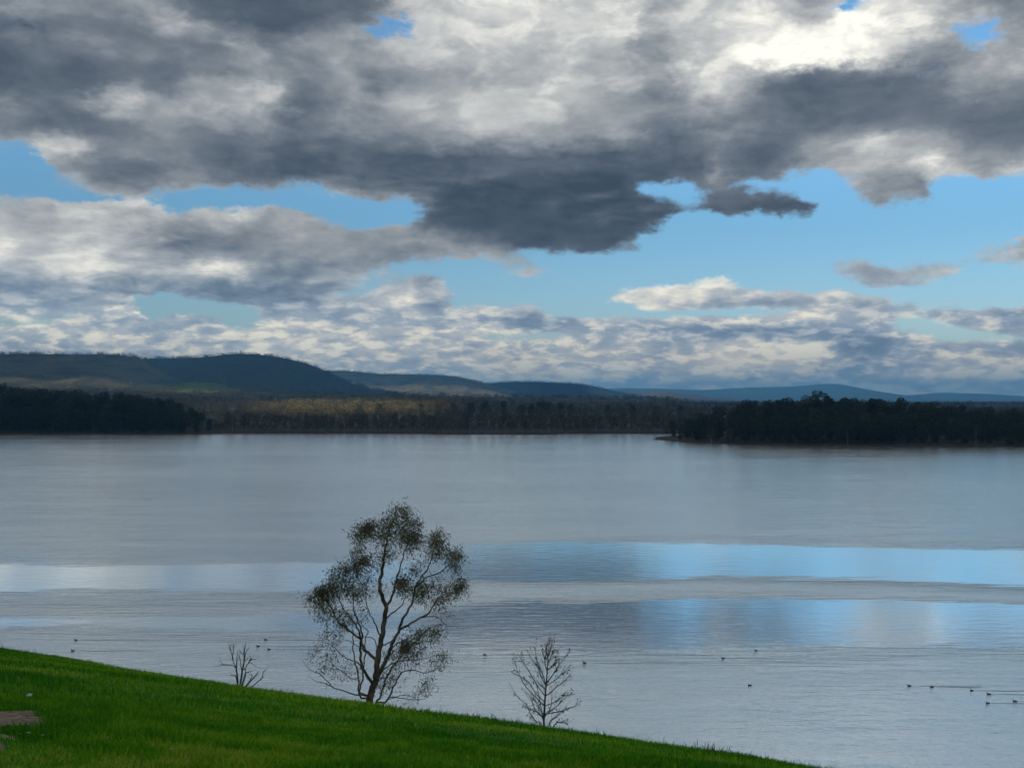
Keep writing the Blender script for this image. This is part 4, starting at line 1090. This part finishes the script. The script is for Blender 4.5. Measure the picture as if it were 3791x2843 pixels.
def blades(n, region, hgt, wid, seed, patch=True):
    r = np.random.default_rng(seed)
    x, y = region(r, n)
    keep = bare(x, y) > 0.98 + 0.22 * r.normal(size=len(x))
    x, y = x[keep], y[keep]; n = len(x)
    z = ground_z(x, y) - 0.005
    big = fbm(x * 1.1, y * 1.1, 3, 77); sml = fbm(x * 5, y * 5, 3, 78)
    big2 = sstep(fbm(x * 0.55, y * 1.3, 3, 81), 0.42, 0.68)
    h = hgt * (0.30 + 0.55 * big + 0.45 * sml + 0.75 * big2) * r.uniform(0.6, 1.35, n) * np.clip(0.35 + 0.5 * bare(x, y) / 1.6, 0.3, 1)
    a = r.uniform(0, 2 * np.pi, n); w = wid * r.uniform(0.6, 1.4, n)
    lean = r.uniform(0.15, 0.85, n) * h; la = r.uniform(0, 2 * np.pi, n)
    lx, ly = np.cos(la) * lean, np.sin(la) * lean
    wx, wy = np.cos(a) * w, np.sin(a) * w
    V = np.empty((n, 5, 3), np.float32)
    V[:, 0] = np.stack([x - wx, y - wy, z], 1); V[:, 1] = np.stack([x + wx, y + wy, z], 1)
    V[:, 2] = np.stack([x + wx * 0.8 + lx * 0.35, y + wy * 0.8 + ly * 0.35, z + h * 0.6], 1)
    V[:, 3] = np.stack([x - wx * 0.8 + lx * 0.35, y - wy * 0.8 + ly * 0.35, z + h * 0.6], 1)
    V[:, 4] = np.stack([x + lx, y + ly, z + h], 1)
    i = np.arange(n)[:, None] * 5
    t = np.clip(0.46 + 1.3 * (fbm(x * 0.45, y * 0.8, 3, 80) - 0.5) + 0.6 * (sml - 0.5) - 0.22 * big2 + r.normal(size=n) * 0.22, 0, 1)
    return V.reshape(-1, 3), i + np.array([[0, 1, 2, 3]]), i + np.array([[3, 2, 4]]), np.repeat(t, 5)
def reg(ya, yb, half, xo=0.8):
    def f(r, n):
        y = np.sqrt(r.uniform(ya * ya, yb * yb, n)); x = r.uniform(-half, half, n) * y + r.uniform(-xo, xo, n)
        s = SD[0] * x + SD[1] * y
        ok = (s < 16.5)
        return x[ok], y[ok]
    return f
def crest(r, n):
    a = r.uniform(-0.52, 0.40, n); s = r.uniform(12.5, 15.2, n); y = s / (SD[0] * a + SD[1]); x = a * y
    ok = vnoise(x * 1.5, y * 1.5, 55) > 0.5
    return x[ok], y[ok]
parts = [blades(230000, reg(5.2, 11.0, 0.50), 0.048, 0.0030, 1), blades(200000, reg(11.0, 25.0, 0.52), 0.048, 0.0050, 2), blades(3200, crest, 0.090, 0.0034, 3)]
V = []; Q = []; T3 = []; tt = []; n_ = 0
for v_, q_, t_, a_ in parts:
    V.append(v_); Q.append(q_ + n_); T3.append(t_ + n_); tt.append(a_); n_ += len(v_)
m_grass, q, b = material('grass_blades', 0.6, 0.12)
at = q.n.new('ShaderNodeAttribute'); at.attribute_name = 'tint'
gc = q.ramp(at.outputs['Fac'], [(0.0, (0.026, 0.150, 0.001)), (0.36, (0.066, 0.275, 0.002)), (0.70, (0.180, 0.380, 0.005)), (1.0, (0.390, 0.420, 0.060))])
q.put(b.inputs['Base Color'], gc)
tr = q.n.new('ShaderNodeBsdfTranslucent'); q.put(tr.inputs[0], gc)
mx = q.n.new('ShaderNodeMixShader'); mx.inputs[0].default_value = 0.3
q.l.new(b.outputs[0], mx.inputs[1]); q.l.new(tr.outputs[0], mx.inputs[2]); q.l.new(mx.outputs[0], q.n['Material Output'].inputs[0])
gr = link('grass', np_mesh('grass', np.concatenate(V), [np.concatenate(Q), np.concatenate(T3)], False, np.concatenate(tt)), m_grass)
tag(gr, 'short bright green grass covering the bank', 'grass', kind='stuff')

# longer tufts along the crest
m_tuft = leaf_mat('rank_grass', (0.045, 0.085, 0.016), (0.130, 0.140, 0.050), 5, 0.2, 0.3, 0.6)
def tuft(u, v, n, h, spread, label, seed):
    r = np.random.default_rng(seed)
    a = (u - CU) / FP
    y = 14.0 / (SD[0] * a + SD[1]) * r.uniform(0.98, 1.03); x = a * y
    base = Vector((x, y, float(ground_z(x, y)) - 0.01))
    Vv, Q4, Q3, tv = [], [], [], []
    for k in range(n):
        ox, oy = r.normal() * spread, r.normal() * spread * 0.5
        oz = float(ground_z(x + ox, y + oy)) - 0.01 - base.z
        hh = h * r.uniform(0.4, 1.1); la = r.uniform(0, 6.28); le = hh * r.uniform(0.1, 0.6); w = 0.006
        lx, ly = math.cos(la) * le, math.sin(la) * le; wa = r.uniform(0, 6.28); wx, wy = math.cos(wa) * w, math.sin(wa) * w
        i = len(Vv)
        Vv += [(ox - wx, oy - wy, oz), (ox + wx, oy + wy, oz), (ox + wx * .8 + lx * .3, oy + wy * .8 + ly * .3, oz + hh * .55), (ox - wx * .8 + lx * .3, oy - wy * .8 + ly * .3, oz + hh * .55), (ox + lx, oy + ly, oz + hh)]
        Q4.append((i, i + 1, i + 2, i + 3)); Q3.append((i + 3, i + 2, i + 4)); tv += [r.uniform()] * 5
    o = link('grass_tuft', np_mesh('grass_tuft', Vv, [np.array(Q4), np.array(Q3)], False, tv), m_tuft); o.location = base
    tag(o, label, 'grass tuft')
tuft(1765, 2650, 60, 0.16, 0.13, 'wide clump of rank grass on the crest between eucalypt and sapling', 1)
tuft(2645, 2790, 46, 0.17, 0.14, 'clump of rank grass on the crest at the lower right', 2)
tuft(2800, 2812, 16, 0.15, 0.10, 'thin spray of long grass at the right end of the crest', 3)
tuft(2235, 2715, 20, 0.12, 0.09, 'small grass tuft on the crest just right of the sapling', 4)
tuft(520, 2465, 22, 0.10, 0.10, 'small grass tuft on the crest left of the dead shrub', 5)
tuft(860, 2505, 22, 0.10, 0.10, 'small grass tuft on the crest at the foot of the dead shrub', 6)
tuft(215, 2418, 14, 0.12, 0.08, 'thin grass tuft on the crest near the left edge', 7)

# litter and fallen leaves on the grass
m_paper = mottled('weathered_plastic', (0.42, 0.46, 0.46), (0.62, 0.66, 0.66), 30, 0.5, 0.4)
def crumple(name, p, size, seed, mat, label, cat, group=None, flat=0.6):
    bm = bmesh.new(); bmesh.ops.create_icosphere(bm, subdivisions=2, radius=size)
    r = np.random.default_rng(seed)
    for v in bm.verts:
        k = 1 + 0.9 * (mnoise.noise(v.co * (2.2 / size) + Vector((seed, 0, 0))))
        v.co = Vector((v.co.x * k, v.co.y * k * 0.6, v.co.z * k * flat))
    me = bpy.data.meshes.new(name); bm.to_mesh(me); bm.free()
    o = link(name, me, mat); o.location = (p[0], p[1], p[2] + size * flat * 0.9 + 0.02); o.rotation_euler = (r.uniform(-.4, .4), r.uniform(-.4, .4), r.uniform(0, 6))
    return tag(o, label, cat, group)
crumple('paper_scrap', on_bank(116, 2580), 0.026, 5, m_paper, 'crumpled pale scrap of litter lying on the grass above the bare earth', 'litter', None, 0.55)
m_dl = mottled('bleached_leaf', (0.28, 0.27, 0.20), (0.50, 0.48, 0.40), 20, 0.7, 0.2)
bl_ = [(82, 2731), (113, 2728), (165, 2736), (62, 2753), (435, 2694), (186, 2808), (406, 2744), (640, 2788)]
for k, (u, v) in enumerate(bl_):
    p = on_bank(u, v); L = rng.uniform(0.012, 0.024); W = L * 0.30
    Vl = [(-L, 0, 0), (-L * 0.3, W, 0.006), (L * 0.4, W * 0.8, 0.008), (L, 0, 0.002), (L * 0.4, -W * 0.8, 0.004), (-L * 0.3, -W, 0.003), (0, 0, -0.004)]
    Vl += [(a, b_, c - 0.0025) for a, b_, c in Vl]
    Fl = np.array([[6, i, (i + 1) % 6] for i in range(6)]); Fb = np.array([[13, 7 + (i + 1) % 6, 7 + i] for i in range(6)]); Fs = np.array([[i, 7 + i, 7 + (i + 1) % 6, (i + 1) % 6] for i in range(6)])
    o = link('fallen_leaf', np_mesh('fallen_leaf', Vl, [np.concatenate([Fl, Fb]), Fs], True), m_dl)
    o.location = (p[0], p[1], p[2] + 0.045); o.rotation_euler = (rng.uniform(-.5, .5), rng.uniform(-.5, .5), rng.uniform(0, 6))
    tag(o, 'small bleached leaf lying on the grass of the bank', 'leaf', 'bleached leaves on the grass')

# ------------------------------------------------------------------ water birds
m_wake = mottled('stirred_water', (0.085, 0.100, 0.108), (0.120, 0.138, 0.146), 2.0, 0.12, 0.6, 'Position')
m_bird = mottled('dark_plumage', (0.008, 0.009, 0.012), (0.022, 0.022, 0.026), 12, 0.6, 0.3)
m_bill = mottled('pale_bill', (0.55, 0.52, 0.48), (0.7, 0.68, 0.62), 12, 0.5, 0.3)
def bird_meshes():
    T = Tubes(10)
    sp = [(0.205, 0, 0.075), (0.17, 0, 0.066), (0.11, 0, 0.06), (0.03, 0, 0.055), (-0.06, 0, 0.055), (-0.115, 0, 0.072), (-0.14, 0, 0.115), (-0.148, 0, 0.155), (-0.165, 0, 0.182), (-0.195, 0, 0.180), (-0.212, 0, 0.174)]
    P, Rr = spline(sp, [0.008, 0.030, 0.062, 0.080, 0.078, 0.058, 0.036, 0.030, 0.034, 0.024, 0.010], 3)
    T.add(P, Rr, 10)
    me = T.mesh('bird_body')
    B = Tubes(6); B.add([(-0.203, 0, 0.183), (-0.225, 0, 0.173), (-0.248, 0, 0.164)], [0.014, 0.010, 0.002], 6)
    bm_ = B.mesh('bird_bill'); me.materials.append(m_bird); bm_.materials.append(m_bill)
    return me, bm_
bird_me, bill_me = bird_meshes()
BIRDS = [(286, 2366, 22, 'dark coot swimming left of all others, far above the grass edge'), (275, 2405, 8, 'dark coot nearest the grass at the left edge of the lake'),
         (987, 2365, 10, 'farthest of the three coots near the dead shrub'), (959, 2389, 11, 'leftmost of the three coots near the dead shrub'), (999, 2400, 11, 'nearest of the three coots near the dead shrub'),
         (1796, 2420, 7, 'lone coot between the eucalypt and the sapling'), (2163, 2450, 24, 'coot with a long wake just right of the sapling'), (2675, 2433, 16, 'coot with a forked wake below the blue slick'),
         (2796, 2405, 28, 'coot with the longest wake at the edge of the blue slick'), (2773, 2533, 0, 'lone coot sitting still on rippled water right of the middle'), (3361, 2534, 6, 'leftmost coot of the loose raft at the right edge'),
         (3444, 2539, 4, 'second coot from the left in the raft at the right edge'), (3591, 2552, 5, 'third coot from the left in the raft at the right edge'), (3654, 2565, 5, 'fourth coot from the left in the raft at the right edge'),
         (3650, 2598, 8, 'nearest coot of the raft at the right edge'), (3750, 2591, 5, 'rightmost coot of the raft at the right edge')]
for k, (u, v, wk, lab) in enumerate(BIRDS):
    y = EYE * FP / (v - HV); x = (u - CU) / FP * y
    o = empty('coot', (x, y, -0.03)); o.rotation_euler = (0, 0, rng.uniform(-0.25, 0.25)); o.scale = (0.95,) * 3
    link('body', bird_me, None, o); link('bill', bill_me, None, o)
    tag(o, lab, 'bird', 'coots swimming on the lake')
    if wk:
        n = 26; V = []; F4 = []
        for arm in ((0.035, 1), (-0.028, -1)):
            off0 = len(V); t = np.linspace(0, 1, n)
            xs = x + 0.25 + t * wk; ys = y - t * wk * 0.035 + arm[0] * t * wk + 0.12 * np.sin(t * 9 + k) * t
            hh = 0.013 * (1 - t) ** 0.7 + 0.001; ww = 0.05 + 0.10 * t
            for i in range(n):
                V += [(xs[i], ys[i] - ww[i], -0.004), (xs[i], ys[i], hh[i]), (xs[i], ys[i] + ww[i], -0.004)]
            for i in range(n - 1):
                a = off0 + i * 3; F4 += [(a, a + 3, a + 4, a + 1), (a + 1, a + 4, a + 5, a + 2)]
        w = link('wake', np_mesh('wake', V, [np.array(F4)], True), m_wake); tag(w, kind='structure')

# ------------------------------------------------------------------ haze
m_haze = bpy.data.materials.new('haze_air'); m_haze.use_nodes = True
hn = m_haze.node_tree; hn.nodes.clear()
pv = hn.nodes.new('ShaderNodeVolumePrincipled'); ho = hn.nodes.new('ShaderNodeOutputMaterial')
pv.inputs['Color'].default_value = (0.18, 0.57, 1.0, 1)
pv.inputs['Density'].default_value = 1.3e-4
pv.inputs['Anisotropy'].default_value = 0.0
hn.links.new(pv.outputs[0], ho.inputs['Volume'])
bm = bmesh.new(); bmesh.ops.create_cube(bm, size=1.0)
me = bpy.data.meshes.new('haze'); bm.to_mesh(me); bm.free()
hz = link('haze', me, m_haze); hz.location = (0, 8000, 148); hz.scale = (34000, 21000, 304)
tag(hz, kind='stuff')
